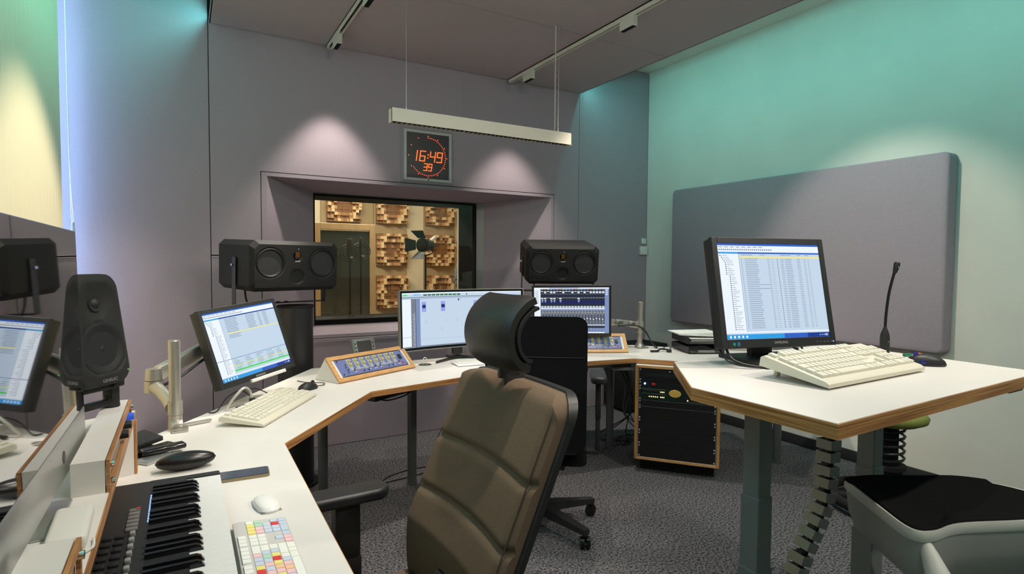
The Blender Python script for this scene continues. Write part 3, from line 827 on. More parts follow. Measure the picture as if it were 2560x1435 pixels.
def scr_edit(s):
    rnd = random.Random(9); N = 24
    s.r(BG, 0, 0, 1, 1, 0, N)
    s.r(WH, 0, 0, 1, 0.02, 1, N); s.r(GY, 0, 0.075, 1, 0.09, 1, N); s.r(ST, 0.0, 0.104, 1, 0.112, 1, N)
    s.r(GR, 0.01, 0.03, 0.045, 0.05, 2); s.r(CY, 0.10, 0.025, 0.15, 0.032, 2); s.r(CY, 0.09, 0.04, 0.16, 0.047, 2)
    for k in range(9):
        x = 0.18+k*0.035; s.r(DK, x, 0.03, x+0.028, 0.058, 2); s.r(GR, x+0.004, 0.036, x+0.02, 0.044, 3)
    s.r(DK, 0.54, 0.025, 0.546, 0.06, 2)
    s.r(WH, 0, 0.112, 0.075, 1, 1, 2)
    s.r(GY, 0.075, 0.112, 0.115, 1, 2); s.r(DK, 0.113, 0.112, 0.1155, 1, 3); s.r(ST, 0.1155, 0.112, 0.15, 1, 2)
    for k in range(40):
        v = 0.13+k*0.0215
        s.r(DK, 0.077, v, 0.112, v+0.003, 3)
        if k > 10: s.r(WH if k % 3 else BG, 0.085+0.004*(k % 3), v+0.005, 0.105, v+0.014, 3); s.r(DK, 0.09, v+0.007, 0.10, v+0.011, 4)
        s.r(TX, 0.118, v, 0.148, v+0.002, 3)
    s.r(RD, 0.078, 0.155, 0.111, 0.158, 4); s.r(DK, 0.0, 0.80, 0.075, 0.804, 3)
    for u in (0.165, 0.325, 0.60):
        s.r(VI, u, 0.17, u+0.036, 0.355, 3); s.r(NV, u+0.004, 0.225, u+0.032, 0.285, 4)
        for q in range(6):
            h_ = 0.01+0.03*rnd.random(); s.r(NV, u+0.005+q*0.0045, 0.255-h_, u+0.0075+q*0.0045, 0.255+h_, 5)
    for u, v in ((0.20, 0.52), (0.365, 0.50), (0.46, 0.50), (0.33, 0.66), (0.49, 0.115)): s.r(TX, u, v, u+0.0016, v+0.06, 2)
    s.r(DK, 0.47, 0.125, 0.479, 0.165, 3)
    s.r(TX, 0.15, 0.86, 1.0, 0.862, 2, N); s.r(GY, 0.0, 0.975, 1, 1, 2, N)

def scr_mix(s):
    rnd = random.Random(3)
    s.r(GY, 0, 0, 1, 1, 0); s.r(WH, 0, 0, 1, 0.03, 1); s.r(VI, 0.2, 0.004, 0.6, 0.02, 2)
    s.r(WH, 0, 0.03, 0.085, 1, 1); s.r(ST, 0.945, 0.03, 1.0, 1, 1)
    for k in range(10): s.r(TX, 0.012, 0.07+k*0.03, 0.06, 0.078+k*0.03, 2)
    x0, x1 = 0.088, 0.943; n = 21; dx = (x1-x0)/n
    s.r(DK, x0, 0.03, x1, 0.40, 1)
    for v in (0.135, 0.22): s.r(GY, x0, v, x1, v+0.008, 2)
    s.r(NV, x0, 0.29, x1, 0.345, 2); s.r(GY, x0, 0.40, x1, 0.44, 2); s.r(WH, x0, 0.44, x1, 0.475, 2); s.r(ST, x0, 0.475, x1, 0.50, 2)
    s.r(GY, x0, 0.50, x1, 0.83, 1); s.r(WH, x0, 0.815, x1, 0.828, 2); s.r(DK, x0, 0.845, x1, 0.885, 2); s.r(ST, x0, 0.89, x1, 0.965, 2); s.r(WH, 0, 0.975, 0.943, 1.0, 2)
    for k in range(n):
        x = x0+k*dx
        s.r(DK, x, 0.03, x+dx*0.07, 0.97, 4)
        s.r((ST, RD, GR, VI, ST)[k % 5], x+dx*0.15, 0.036, x+dx*0.85, 0.052, 3)
        s.r(WH, x+dx*0.12, 0.078, x+dx*0.88, 0.092, 3)
        if rnd.random() > 0.5: s.r(WH, x+dx*0.12, 0.10, x+dx*0.88, 0.122, 3)
        s.r(WH, x+dx*0.2, 0.222, x+dx*0.8, 0.227, 3)
        if k in (0, 1, 3, 4, 6, 12):
            s.r(WH, x+dx*0.1, 0.232, x+dx*0.9, 0.25, 3); s.r(WH, x+dx*0.25, 0.27, x+dx*0.9, 0.28, 3); s.r(ST, x+dx*0.3, 0.285, x+dx*0.8, 0.325, 3)
        s.r(WH, x+dx*0.2, 0.41, x+dx*0.8, 0.432, 3); s.r(DK, x+dx*0.2, 0.448, x+dx*0.85, 0.454, 3)
        s.r(DK, x+dx*0.2, 0.52, x+dx*0.45, 0.535, 3); s.r(YE, x+dx*0.55, 0.545, x+dx*0.85, 0.552, 3); s.r(DK, x+dx*0.2, 0.565, x+dx*0.85, 0.57, 3)
        s.r(DK, x+dx*0.28, 0.59, x+dx*0.42, 0.80, 3); s.r(DK, x+dx*0.62, 0.59, x+dx*0.9, 0.80, 3)
        s.r(WH, x+dx*0.18, 0.665+0.01*(k % 3), x+dx*0.52, 0.69+0.01*(k % 3), 4)
        s.r(WH, x+dx*0.55, 0.73, x+dx*0.6, 0.78, 4)
    for k in range(3): s.r(WH, 0.955, 0.05+k*0.045, 0.985, 0.07+k*0.045, 2)

def flat_monitor(name, label, center, rotdeg, w_, h_, bz, bzb, thick, scr_fn, logo=None, variant=None, bezel=M_BLK, led=None):
    t = thing(name, label, 'monitor', center, rot=tuple(RAD(a) for a in rotdeg))
    bb = MB()   # bezel ring
    ring = [(-w_/2, w_/2, -h_/2, h_/2), (-w_/2+bz, w_/2-bz, -h_/2+bzb, h_/2-bz)]
    o, i = ring
    for (x0, x1, z0, z1) in ((o[0], i[0], o[2], o[3]), (i[1], o[1], o[2], o[3]), (i[0], i[1], i[3], o[3]), (i[0], i[1], o[2], i[2])):
        bb.box(((x0+x1)/2, 0.010, (z0+z1)/2), (x1-x0, 0.020, z1-z0), 0.0012, 1)
    bb.obj('bezel', bezel, t)
    bb = MB(); bb.box((0, thick*0.4+0.008, 0), (w_-0.004, thick*0.8, h_-0.004), 0.004); bb.box((0, thick*0.85, -0.01), (w_*0.72, thick*0.5, h_*0.62), 0.012)
    bb.obj('back_shell', M_BLK, t)
    sw, sh_ = i[1]-i[0], i[3]-i[2]
    def fnn(u, v, lay): return (i[0]+u*sw, 0.0035-0.00012*lay, i[3]-v*sh_)
    s = Scr(fnn); scr_fn(s, variant) if variant is not None else scr_fn(s)
    s.b.obj('screen', SCRM, t, smooth=False)
    if logo:
        bb = MB(); text_mb(bb, logo, 0.012, Matrix.Translation((0, -0.0006, -h_/2+bzb/2)) @ Matrix.Rotation(math.pi/2, 4, 'X')); bb.obj('logo', mat('logo_silver', s2l(190, 190, 190), 0.4), t, smooth=False)
    bb = MB()
    for k in range(5): bb.box((w_/2-0.02-k*0.015, -0.0004, -h_/2+bzb*0.45), (0.006, 0.001, 0.0016))
    bb.obj('button_marks', mat('mark_grey', s2l(150, 150, 150), 0.5), t, smooth=False)
    if led:
        bb = MB(); bb.cyl((w_/2-0.012, 0, -h_/2+bzb*0.45), (w_/2-0.012, -0.001, -h_/2+bzb*0.45), 0.0022, n=8); bb.obj('power_led', em('led_blue_dim', (0.15, 0.2, 1.0), 2.5), t)
    return t

# monitor on the standing desk, with its swivel foot
mS = flat_monitor('computer_monitor', 'black monitor showing a file list, standing on the standing desk behind a keyboard', (1.771, 1.253, 1.297), (-12.2, 0, -14.5), 0.460, 0.380, 0.021, 0.030, 0.055, scr_list, 'SAMSUNG', 0, led=True)
b = MB(); text_mb(b, 'MM', 0.001, Matrix.Translation((0, 0.01, 0)))
b = MB(); b.mat(0); b.cyl((-0.185, -0.0004, -0.176), (-0.185, 0.0008, -0.176), 0.006, n=14); b.mat(1); b.box((-0.168, -0.0002, -0.176), (0.010, 0.001, 0.013))
b.obj('sticker', [mat('sticker_teal', s2l(40, 130, 120), 0.4), mat('sticker_blue', s2l(50, 110, 150), 0.4)], mS, smooth=False)
b = MB(); inv = mS.matrix_basis.inverted()
ft_ = Matrix.Translation((1.80, 1.29, SZ)) @ Matrix.Rotation(RAD(-14.5), 4, 'Z')
b.box((0.0, 0.01, 0.006), (0.26, 0.20, 0.012), 0.004, M=inv @ ft_); b.box((0, 0.06, 0.10), (0.09, 0.03, 0.19), 0.006, rot=(RAD(-8), 0, 0), M=inv @ ft_)
b.box((-0.03, -0.12, 0.004), (0.20, 0.06, 0.008), 0.003, M=inv @ ft_)
b.obj('stand', M_BLK, mS)
b = MB(); pts = spline([(1.58, 1.30, 1.115), (1.565, 1.25, 1.075), (1.62, 1.20, 1.057), (1.70, 1.19, 1.06), (1.74, 1.22, 1.085)], 8)
b.tube([inv @ p for p in pts], 0.0045, 8); pts = spline([(1.57, 1.32, 1.11), (1.555, 1.26, 1.07), (1.61, 1.205, 1.056), (1.71, 1.195, 1.057), (1.75, 1.24, 1.08)], 8); b.tube([inv @ p for p in pts], 0.0035, 8)
b.obj('cable', M_BLK, mS)

# monitor on the left swing arm
mL = flat_monitor('computer_monitor', 'black monitor with a green progress bar, tilted back on a silver swing arm', (0.262, 2.83, 1.028), (-18.3, -4.7, 37.5), 0.425, 0.350, 0.018, 0.026, 0.055, scr_list, 'SAMSUNG', 1)
b = MB(); b.box((0.035, -0.006, -0.178), (0.20, 0.014, 0.016), 0.003); b.obj('light_strip', M_WHTM, mL)
# monitor on the right swing arm
mR = flat_monitor('computer_monitor', 'black monitor showing an audio mixing console on a silver swing arm', (2.42, 3.335, 1.048), (4.0, -1.0, -37.0), 0.566, 0.366, 0.016, 0.020, 0.05, scr_mix)

# curved wide monitor
cmn = thing('curved_monitor', 'wide curved monitor with a slim silver frame showing an audio editing timeline', 'monitor', (1.585, 3.40, DZ))
cw, chh, Rc = 0.885, 0.368, 1.8
zb = 0.092
def cv(u, v, off):
    a = (u-0.5)*cw/Rc
    r = Rc+off
    tilt = 0.06
    z_ = zb+v*chh
    return Vector((r*math.sin(a), (r*math.cos(a)-Rc)+(v-0.5)*chh*tilt, z_))
b = MB()
N = 24
for (off, mi) in ((0.0, 0),):
    b.grid(lambda u, v: cv(u, v, 0.0), N+1, 2)
b.grid(lambda u, v: cv(u, v, 0.028-0.012*abs(2*u-1)), N+1, 3)
for vv in (0, 1):
    b.grid(lambda u, t: cv(u, vv, t*(0.028-0.012*abs(2*u-1))), N+1, 2)
for uu in (0, 1):
    b.grid(lambda t, v: cv(uu, v, t*0.016), 2, 2)
b.obj('back_shell', M_BLK, cmn)
b = MB()
fz = 0.005
for (u0, u1, v0, v1, nn) in ((-0.004, 1.004, 1.0, 1.012, N), (-0.004, 1.004, -0.014, 0.0, N)):
    b.grid(lambda u, v: cv(u0+(u1-u0)*u, v0+(v1-v0)*v, -0.003), nn+1, 2); b.grid(lambda u, t: cv(u0+(u1-u0)*u, v1 if v0 >= 1 else v0, -0.003+t*0.02), nn+1, 2)
for (u0, u1) in ((-0.006, 0.0), (1.0, 1.006)):
    b.grid(lambda u, v: cv(u0+(u1-u0)*u, -0.014+v*1.026, -0.003), 2, 2); b.grid(lambda t, v: cv(u0 if u0 < 0 else u1, -0.014+v*1.026, -0.003+t*0.02), 2, 2)
b.obj('frame', M_SILV, cmn)
b = MB(); b.grid(lambda u, v: cv(u, v, -0.0012), N+1, 2); b.obj('bezel', M_BLKG, cmn)
s = Scr(lambda u, v, lay: cv(0.016+u*0.968, 0.965-v*0.925, -0.0016-0.00012*lay)); scr_edit(s); s.b.obj('screen', SCRM, cmn, smooth=False)
b = MB(); b.box((0.0, 0.075, 0.16), (0.07, 0.03, 0.26), 0.006); b.obj('neck', M_BLK, cmn)
b = MB()
for sx in (-1, 1):
    b.tube([(0, 0.08, 0.012), (sx*0.08, 0.02, 0.010), (sx*0.20, -0.055, 0.008)], [0.012, 0.009, 0.008], 8)
b.box((0, 0.1, 0.008), (0.1, 0.1, 0.014), 0.004); b.obj('foot', M_BLK, cmn)

# dark glossy all-in-one computer, switched off
im = thing('desktop_computer', 'switched-off all-in-one computer with mirror-black glass and silver chin on the shelf', 'computer', (-0.200, 1.245, SHZ), rot=(0, 0, RAD(90-0.4)))
# local: x along screen (towards the window wall end = +x), facing -y
iw, ih, chin = 0.72, 0.478, 0.082
ib = 0.040
til = RAD(-1.2)
Tm = Matrix.Translation((0, 0, ib)) @ Matrix.Rotation(til, 4, 'X')
b = MB(); b.box((0, 0.0008, chin+(ih-chin)/2), (iw, 0.004, ih-chin), 0.0015, 1, M=Tm)
b.obj('glass_screen', mat('mirror_black_glass', (0.004, 0.004, 0.005), 0.02, spec=1.0, coat=1.0), im, smooth=False)
b = MB(); b.box((0, 0.002, chin/2), (iw, 0.007, chin), 0.002, 2, M=Tm)
b.grid(lambda u, v: Tm @ Vector(((u-0.5)*iw*0.995, 0.004+0.035*max(0, (1-abs(2*u-1)**3)*(1-abs(2*v-1)**3)), v*ih)), 17, 13)
b.obj('aluminium_case', M_ALU, im)
b = MB(); b.cyl(Tm @ Vector((0.10, -0.0016, chin*0.5)), Tm @ Vector((0.10, -0.0022, chin*0.5)), 0.012, n=18); b.obj('round_badge', M_BLK, im)
b = MB(); b.box((0, 0.07, 0.003), (0.17, 0.17, 0.006), 0.002); b.box((0, 0.10, 0.12), (0.16, 0.005, 0.24), 0.002, rot=(RAD(14), 0, 0)); b.obj('stand', M_ALU, im)

# ---------------------------------------------------------------- swing arms
def arm_post(t, h_, r=0.0205):
    bb = MB(); bb.cyl((0, 0, 0.03), (0, 0, h_), r, n=28); bb.cyl((0, 0, h_), (0, 0, h_+0.003), r*0.97, r*0.9, n=28); bb.obj('post', M_SILV, t)
def flat_bar(bb, a, c, wv, th):
    a, c = Vector(a), Vector(c); d_ = c-a; L_ = d_.length
    q = d_.to_track_quat('X', 'Z').to_matrix().to_4x4()
    bb.box((0, 0, 0), (L_, th, wv), min(th, wv)*0.3, 2, M=Matrix.Translation((a+c)/2) @ q)
aL = thing('monitor_arm', 'silver swing arm on a round post clamped to the desk beside the cream keyboard', 'monitor arm', (-0.030, 2.50, DZ))
arm_post(aL, 0.335)
b = MB(); b.cyl((0, 0, 0.055), (0, 0, 0.105), 0.0255, n=28); b.cyl((0, 0, 0.035), (0, 0, 0.053), 0.0235, n=28); b.obj('collar', M_SILV, aL)
b = MB(); b.box((0.015, -0.045, 0.006), (0.055, 0.06, 0.012), 0.004); b.cyl((0, 0, 0), (0, 0, 0.036), 0.026, 0.024, n=24); b.box((0.07, 0.02, 0.009), (0.11, 0.016, 0.008), 0.003, rot=(0, 0, RAD(18))); b.box((0.005, -0.025, 0.02), (0.04, 0.03, 0.03), 0.006, rot=(RAD(25), 0, 0)); b.obj('clamp_foot', M_SILV, aL)
jl = Vector((-0.075, 0.185, 0))
b = MB(); pts = bez((-0.01, 0.02, 0.08), (-0.03, 0.08, 0.11), (-0.06, 0.15, 0.13), (jl.x, jl.y, 0.135), 10)
b.tube(pts, [0.026, 0.025, 0.024, 0.024, 0.024, 0.024, 0.024, 0.025, 0.026, 0.027, 0.027], 12); b.obj('lower_arm', M_SILV, aL)
b = MB(); b.cyl((jl.x, jl.y, 0.112), (jl.x, jl.y, 0.158), 0.033, n=24); b.cyl((jl.x, jl.y, 0.160), (jl.x, jl.y, 0.205), 0.031, 0.027, n=24); b.obj('elbow_joint', M_SILV, aL)
b = MB(); flat_bar(b, (jl.x+0.01, jl.y+0.01, 0.18), (0.190, 0.405, 0.285), 0.062, 0.034); b.obj('upper_arm', M_SILV, aL)
b = MB(); b.tube(spline([(jl.x+0.03, jl.y+0.02, 0.13), (0.02, 0.22, 0.16), (0.10, 0.28, 0.21), (0.2, 0.36, 0.26)], 6), 0.006, 8); b.obj('cable', M_BLK, aL)
b = MB(); flat_bar(b, (0.190, 0.405, 0.275), (0.240, 0.400, 0.262), 0.06, 0.05); b.obj('monitor_mount', M_BLK, aL)
aR = thing('monitor_arm', 'silver swing arm with oval cut-outs on a post beside the paper trays', 'monitor arm', (3.03, 3.285, DZ))
arm_post(aR, 0.345)
b = MB(); b.cyl((0, 0, 0), (0, 0, 0.03), 0.04, 0.026, n=24); b.box((-0.02, -0.04, 0.006), (0.09, 0.07, 0.010), 0.004); b.obj('clamp_foot', M_SILV, aR)
b = MB(); b.cyl((0, 0, 0.105), (0, 0, 0.20), 0.029, n=24)
pts = [(0, 0, 0.165), (-0.10, 0.015, 0.185), (-0.22, 0.03, 0.20), (-0.34, 0.05, 0.20)]
for a, c in zip(pts, pts[1:]): flat_bar(b, a, c, 0.05, 0.03)
b.obj('swing_arm', M_SILV, aR)
for (x, z_) in ((-0.08, 0.183), (-0.20, 0.199)):
    b = MB(); Mx = Matrix.Translation((x, -0.004, z_)) @ Matrix.Rotation(RAD(-8), 4, 'Y') @ Matrix.Rotation(math.pi/2, 4, 'X') @ Matrix.Diagonal((2.3, 1, 1, 1)); b.lathe([(0, 0.012), (0.010, 0.012), (0.011, 0.004)], 20, Mx); b.obj('cut_out', M_DKLEG, aR)
b = MB(); flat_bar(b, (-0.34, 0.05, 0.20), (-0.50, 0.085, 0.24), 0.06, 0.04); b.box((-0.52, 0.095, 0.26), (0.1, 0.03, 0.1), 0.01, rot=(0, 0, RAD(-37))); b.obj('monitor_mount', M_BLK, aR)
b = MB()
for q in (0, 1):
    b.tube(spline([(-0.22, 0.0-0.01*q, 0.175), (-0.06, -0.03, 0.17), (0.01, -0.05, 0.12+0.01*q), (0.05, -0.07, 0.05), (0.06+0.02*q, -0.10, 0.009), (0.07, -0.12, 0.007)], 7), 0.0045, 8)
b.obj('cable', M_BLK, aR)
# ================================================================ loudspeakers
def baffle(mb, w_, h_, holes, nx, nz, outline=None, y0=0.0):
    """front face grid in xz with dished holes [(x,z,r,depth,power)]"""
    def fnn(u, v):
        x, z_ = (u-0.5)*w_, (v-0.5)*h_
        if outline: x, z_ = outline(x, z_)
        y = y0
        for (hx, hz, r, dp, pw) in holes:
            d_ = math.hypot(x-hx, z_-hz)
            if d_ < r: y += dp*(1-(d_/r)**pw)
        return (x, y, z_)
    mb.grid(fnn, nx, nz)

M_CONE = mat('cone_dark', (0.016, 0.016, 0.017), 0.6)
M_SURR = mat('surround_rubber', (0.008, 0.008, 0.008), 0.6, spec=0.3)
def yl(x, z_, y=0.0):   # lathe frame with axis towards -y at baffle position
    return Matrix.Translation((x, y, z_)) @ Matrix.Rotation(math.pi/2, 4, 'X')

def main_speaker(label, loc, rz, lean, colxy):
    t = thing('studio_speaker', label, 'speaker', loc, rot=(lean, 0, rz))
    W_, H_, D_ = 0.555, 0.290, 0.40
    ch = 0.030
    def oct_(w2, h2, c): return [(-w2+c, -h2), (w2-c, -h2), (w2, -h2+c), (w2, h2-c), (w2-c, h2), (-w2+c, h2), (-w2, h2-c), (-w2, -h2+c)]
    secs = [(0.0, W_/2-0.022, H_/2-0.022, 0.028), (0.022, W_/2, H_/2, 0.030), (D_, W_/2, H_/2, 0.030)]
    b_ = MB(); vs = []; fs = []
    for (y, a, c, k_) in secs:
        vs += [(p[0], y, p[1]) for p in oct_(a, c, k_)]
    for r_ in range(2):
        for i in range(8): fs.append([r_*8+i, (r_+1)*8+i, (r_+1)*8+(i+1) % 8, r_*8+(i+1) % 8])
    fs.append([16+i for i in range(8)])
    b_.add(vs, fs); b_.obj('cabinet', M_SPK, t, ang=20)
    holes = [(-0.163, 0.018, 0.088, 0.022, 6), (0.163, 0.018, 0.088, 0.022, 6), (0.0, -0.062, 0.047, 0.016, 3), (0.0, 0.055, 0.030, 0.012, 4), (-0.19, -0.105, 0.024, 0.03, 6), (0.19, -0.105, 0.024, 0.03, 6)]
    b_ = MB()
    w2, h2, c = W_/2-0.022, H_/2-0.022, 0.028
    def outl(x, z_):
        # clip the corners
        s_ = abs(x)-(w2-c); q = abs(z_)-(h2-c)
        if s_ > 0 and q > 0 and s_+q > c:
            f_ = c/(s_+q); x = math.copysign(w2-c+s_*f_, x); z_ = math.copysign(h2-c+q*f_, z_)
        return x, z_
    baffle(b_, 2*w2, 2*h2, holes[:4], 101, 51, outl); b_.obj('baffle', M_SPK, t, ang=60)
    for (x, z_, R_) in ((-0.163, 0.018, 0.084), (0.163, 0.018, 0.084), (0.0, -0.062, 0.046)):
        b_ = MB(); k_ = R_/0.084
        b_.lathe([(R_, -0.004), (R_, 0.004*k_), (R_*0.93, 0.007*k_), (R_*0.88, 0.001*k_), (R_*0.82, -0.003*k_)], 40, yl(x, z_, 0.006)); rg = b_.obj('driver_ring', M_SURR, t)
        b_ = MB(); b_.lathe([(R_*0.84, -0.002), (R_*0.34, -0.016*k_), (R_*0.30, -0.014*k_), (R_*0.18, -0.006*k_), (0, -0.003*k_)], 36, yl(x, z_, 0.006)); b_.obj('driver_cone', M_CONE, rg)
    b_ = MB(); b_.box((0, 0.003, 0.062), (0.030, 0.006, 0.046), 0.001, 1); tw = b_.obj('ribbon_tweeter', M_BLKM, t, smooth=False)
    b_ = MB()
    for k_ in range(6): b_.box((-0.0105+k_*0.0042, -0.0008, 0.066), (0.0022, 0.002, 0.030))
    b_.obj('tweeter_folds', mat('tweeter_gold', s2l(150, 96, 24), 0.35, 0.6), tw, smooth=False)
    b_ = MB(); text_mb(b_, 'ADAM', 0.011, Matrix.Translation((0, -0.0012, 0.028)) @ Matrix.Rotation(math.pi/2, 4, 'X')); b_.obj('logo', mat('logo_white', s2l(225, 225, 222), 0.4), t, smooth=False)
    b_ = MB(); b_.cyl((0.006, 0.001, 0.100), (0.006, -0.001, 0.100), 0.0022, n=8); b_.obj('power_led', em('led_white_dim', (1, 0.9, 0.8), 0.7), t)
    for s_ in (-1, 1):
        b_ = MB(); pts = [(s_*0.255, 0, -0.120), (s_*0.255, 0, -0.083), (s_*0.245, 0, -0.078), (s_*0.08, 0, -0.105), (s_*0.10, 0, -0.120)]
        if s_ > 0: pts = pts[::-1]
        b_.add([(p[0], -0.0008, p[2]) for p in pts], [list(range(5))]); b_.obj('bass_port', mat('port_black', (0.003, 0.003, 0.003), 0.9), t, smooth=False)
    # U bracket
    b_ = MB(); yb_ = 0.185; zb_ = -H_/2-0.085
    for s_ in (-1, 1):
        b_.box((s_*(W_/2+0.008), yb_, (0.045+zb_)/2), (0.004, 0.045, 0.045-zb_), 0.001, 1)
    b_.box((0, yb_, zb_), (W_+0.02, 0.045, 0.005), 0.001, 1)
    br = b_.obj('u_bracket', M_BLKMET, t)
    for s_ in (-1, 1):
        b_ = MB(); b_.cyl((s_*(W_/2), yb_, 0.0), (s_*(W_/2+0.024), yb_, 0.0), 0.008, n=12); b_.obj('bolt', M_CHROME, br)
    b_ = MB()
    for x in (-0.07, -0.02, 0.03): b_.cyl((x, yb_, zb_+0.002), (x, yb_, zb_+0.008), 0.012, n=10)
    b_.obj('bolt', M_BLKMET, br)
    b_ = MB(); b_.tube(spline([(-0.17, 0.30, -0.12), (-0.175, 0.28, -0.19), (-0.17, 0.26, -0.24), (-0.15, 0.25, -0.30)], 5), 0.006, 8); b_.obj('cable', M_BLK, t)
    return t
colL = (0.610, 3.735)
main_speaker('black horizontal studio speaker above the monitor with the progress bar', (0.588, 3.54, 1.360), RAD(20), RAD(2), None)
main_speaker('black horizontal studio speaker above the mixing console monitor', (2.478, 3.53, 1.372), RAD(-24), RAD(9), None)
for (x, y, lab) in ((0.604, 3.728, 'thick black round speaker column standing behind the desk below the speaker by the blind'), (2.560, 3.70, 'thick black round speaker column hidden behind the mixing console monitor')):
    c = thing('speaker_column', lab, 'stand', (x, y, 0))
    b = MB(); b.cyl((0, 0, 0.012), (0, 0, 1.105), 0.104, n=48); b.obj('tube', mat('column_black', (0.020, 0.020, 0.022), 0.38), c)
    b = MB(); b.cyl((0, 0, 0), (0, 0, 0.012), 0.135, n=48); b.obj('base_plate', M_BLKM, c)
    b = MB(); b.cyl((0, 0, 1.105), (0, 0, 1.118), 0.108, n=48); b.obj('top_plate', M_BLKM, c)

# small near-field speaker on its table stand
gs = thing('nearfield_speaker', 'small rounded dark grey loudspeaker tilted up on a black table stand', 'speaker', (-0.158, 1.735, 1.068), rot=(RAD(-7), 0, RAD(53)))
M_GEN = mat('genelec_grey', (0.030, 0.030, 0.030), 0.6, bump=0.15, bscale=700, spec=0.25)
w2, h2 = 0.0770, 0.1425
hc = h2+0.006
b = MB(); vs = []; fs = []; secs = [(0.008, 0.955), (0.022, 0.992), (0.05, 1.0), (0.11, 0.985), (0.155, 0.90), (0.178, 0.72)]
ol = [(x*(1.0+(-0.13 if z_ > 0 else 0.02)*abs(z_)/h2), z_) for (x, z_) in rrect(2*w2, 2*h2, 0.040, 8)]
n = len(ol)
for (y, k_) in secs: vs += [(x*k_, y, z_*(k_*0.5+0.5)+hc) for x, z_ in ol]
for r_ in range(len(secs)-1):
    for i in range(n): fs.append([r_*n+i, (r_+1)*n+i, (r_+1)*n+(i+1) % n, r_*n+(i+1) % n])
fs.append([(len(secs)-1)*n+i for i in range(n)])
b.add(vs, fs); b.obj('enclosure', M_GEN, gs, ang=50)
b = MB()
NR = 30
def gf(u, v):
    i_ = u*n; i0 = int(i_) % n; p = ol[i0]
    rr = v
    x, z_ = p[0]*0.955*rr, p[1]*0.9775*rr
    y = 0.008-0.006*math.sin(min(1, (1-rr)*4)*math.pi/2)
    d1 = math.hypot(x, z_-0.066); d2 = math.hypot(x, z_+0.048)
    if d1 < 0.062: y += 0.016*(1-(d1/0.062)**2)**1.0
    if d2 < 0.071: y += 0.010*(1-(d2/0.071)**8)
    return (x, y, z_+hc)
b.grid(gf, n, NR, cu=True); b.obj('front_face', M_GEN, gs, ang=70)
b = MB(); b.lathe([(0.068, 0.0), (0.066, 0.004), (0.060, 0.005), (0.055, 0.003), (0.022, -0.006), (0.018, -0.003), (0, 0.002)], 40, yl(0, hc-0.048, 0.009)); b.obj('woofer_grille', M_CONE, gs)
b = MB(); b.lathe([(0.022, 0.0), (0.020, 0.004), (0.013, 0.003), (0.010, 0.006), (0, 0.009)], 28, yl(0, hc+0.066, 0.016)); b.obj('tweeter_dome', M_CONE, gs)
b = MB(); text_mb(b, 'GENELEC', 0.011, Matrix.Translation((0.0, -0.0005, hc-0.128)) @ Matrix.Rotation(math.pi/2, 4, 'X')); b.obj('logo', mat('logo_grey', s2l(150, 150, 150), 0.4), gs, smooth=False)
b = MB(); b.cyl((0.062, 0.003, hc-0.112), (0.062, 0.0, hc-0.112), 0.002, n=8); b.obj('power_led', em('led_green', (0.2, 1.0, 0.1), 0.35), gs)
b = MB(); inv = gs.matrix_basis.inverted(); T0 = Matrix.Translation((-0.165, 1.75, 1.0)) @ Matrix.Rotation(RAD(46), 4, 'Z')
for s_ in (-1, 1):
    b.box((s_*0.058, 0.06, 0.030), (0.026, 0.034, 0.060), 0.006, M=inv @ T0); b.cyl((s_*0.058, 0.06, 0.002), (s_*0.058, 0.06, 0.030), 0.020, 0.017, n=16, M=inv @ T0); b.box((s_*0.058, 0.055, 0.066), (0.032, 0.05, 0.022), 0.005, M=inv @ T0)
b.box((0, 0.06, 0.014), (0.12, 0.022, 0.018), 0.004, M=inv @ T0); b.box((0, 0.055, 0.060), (0.12, 0.03, 0.018), 0.004, M=inv @ T0)
b.obj('table_stand', M_BLK, gs)
# rack boxes on the shelf
def rack_box(label, y0, y1, xb, nk=3):
    t = thing('rack_box', label, 'rack box', (-0.128, y0, SHZ))
    L_ = y1-y0; H_ = 0.065
    bb = MB(); bb.box(((xb)/2-0.004, L_/2, H_-0.006), (abs(xb)-0.008, L_, 0.012)); bb.box((xb/2-0.004, L_/2, 0.006), (abs(xb)-0.008, L_, 0.012))
    for y in (0.006, L_-0.006): bb.box((xb/2-0.004, y, H_/2), (abs(xb)-0.008, 0.012, H_-0.024))
    bb.box((xb+0.002, L_/2, H_/2), (0.004, L_-0.024, H_-0.024)); bb.obj('box_shell', M_LAM, t, smooth=False)
    bb = MB()
    for z_ in (0.006, H_-0.006): bb.box((-0.003, L_/2, z_), (0.006, L_, 0.012))
    for y in (0.006, L_-0.006): bb.box((-0.003, y, H_/2), (0.006, 0.012, H_-0.024))
    bb.obj('plywood_edge', M_PLY, t, smooth=False)
    bb = MB(); bb.box((-0.010, L_/2, H_/2), (0.004, L_-0.026, 0.039)); fp = bb.obj('faceplate', mat('faceplate_grey', s2l(150, 146, 140), 0.4, 0.5), t, smooth=False)
    bb = MB()
    for y in (0.024, L_-0.024):
        for z_ in (0.016, H_-0.016): bb.cyl((-0.010, y, z_), (0.006, y, z_), 0.006, n=12)
    bb.obj('screw', M_CHROME, fp)
    for k_ in range(nk):
        bb = MB(); bb.cyl((0, 0, 0), (0.018, 0, 0), 0.011, 0.010, n=16); bb.obj('knob', mat('knob_blue', s2l(60, 100, 210), 0.3, 0.3, emit=(0.05, 0.12, 0.8), es=0.3) if k_ == 0 else M_BLK, fp, loc=(-0.008, L_-0.07-0.09*k_, H_/2))
    return t
rack_box('small white rack box with plywood rim and a blue knob under the near-field speaker', 1.345, 1.905, -0.062)
rack_box('small white rack box with plywood rim beside the white disk drive on the shelf', 0.43, 0.985, -0.055, 0)
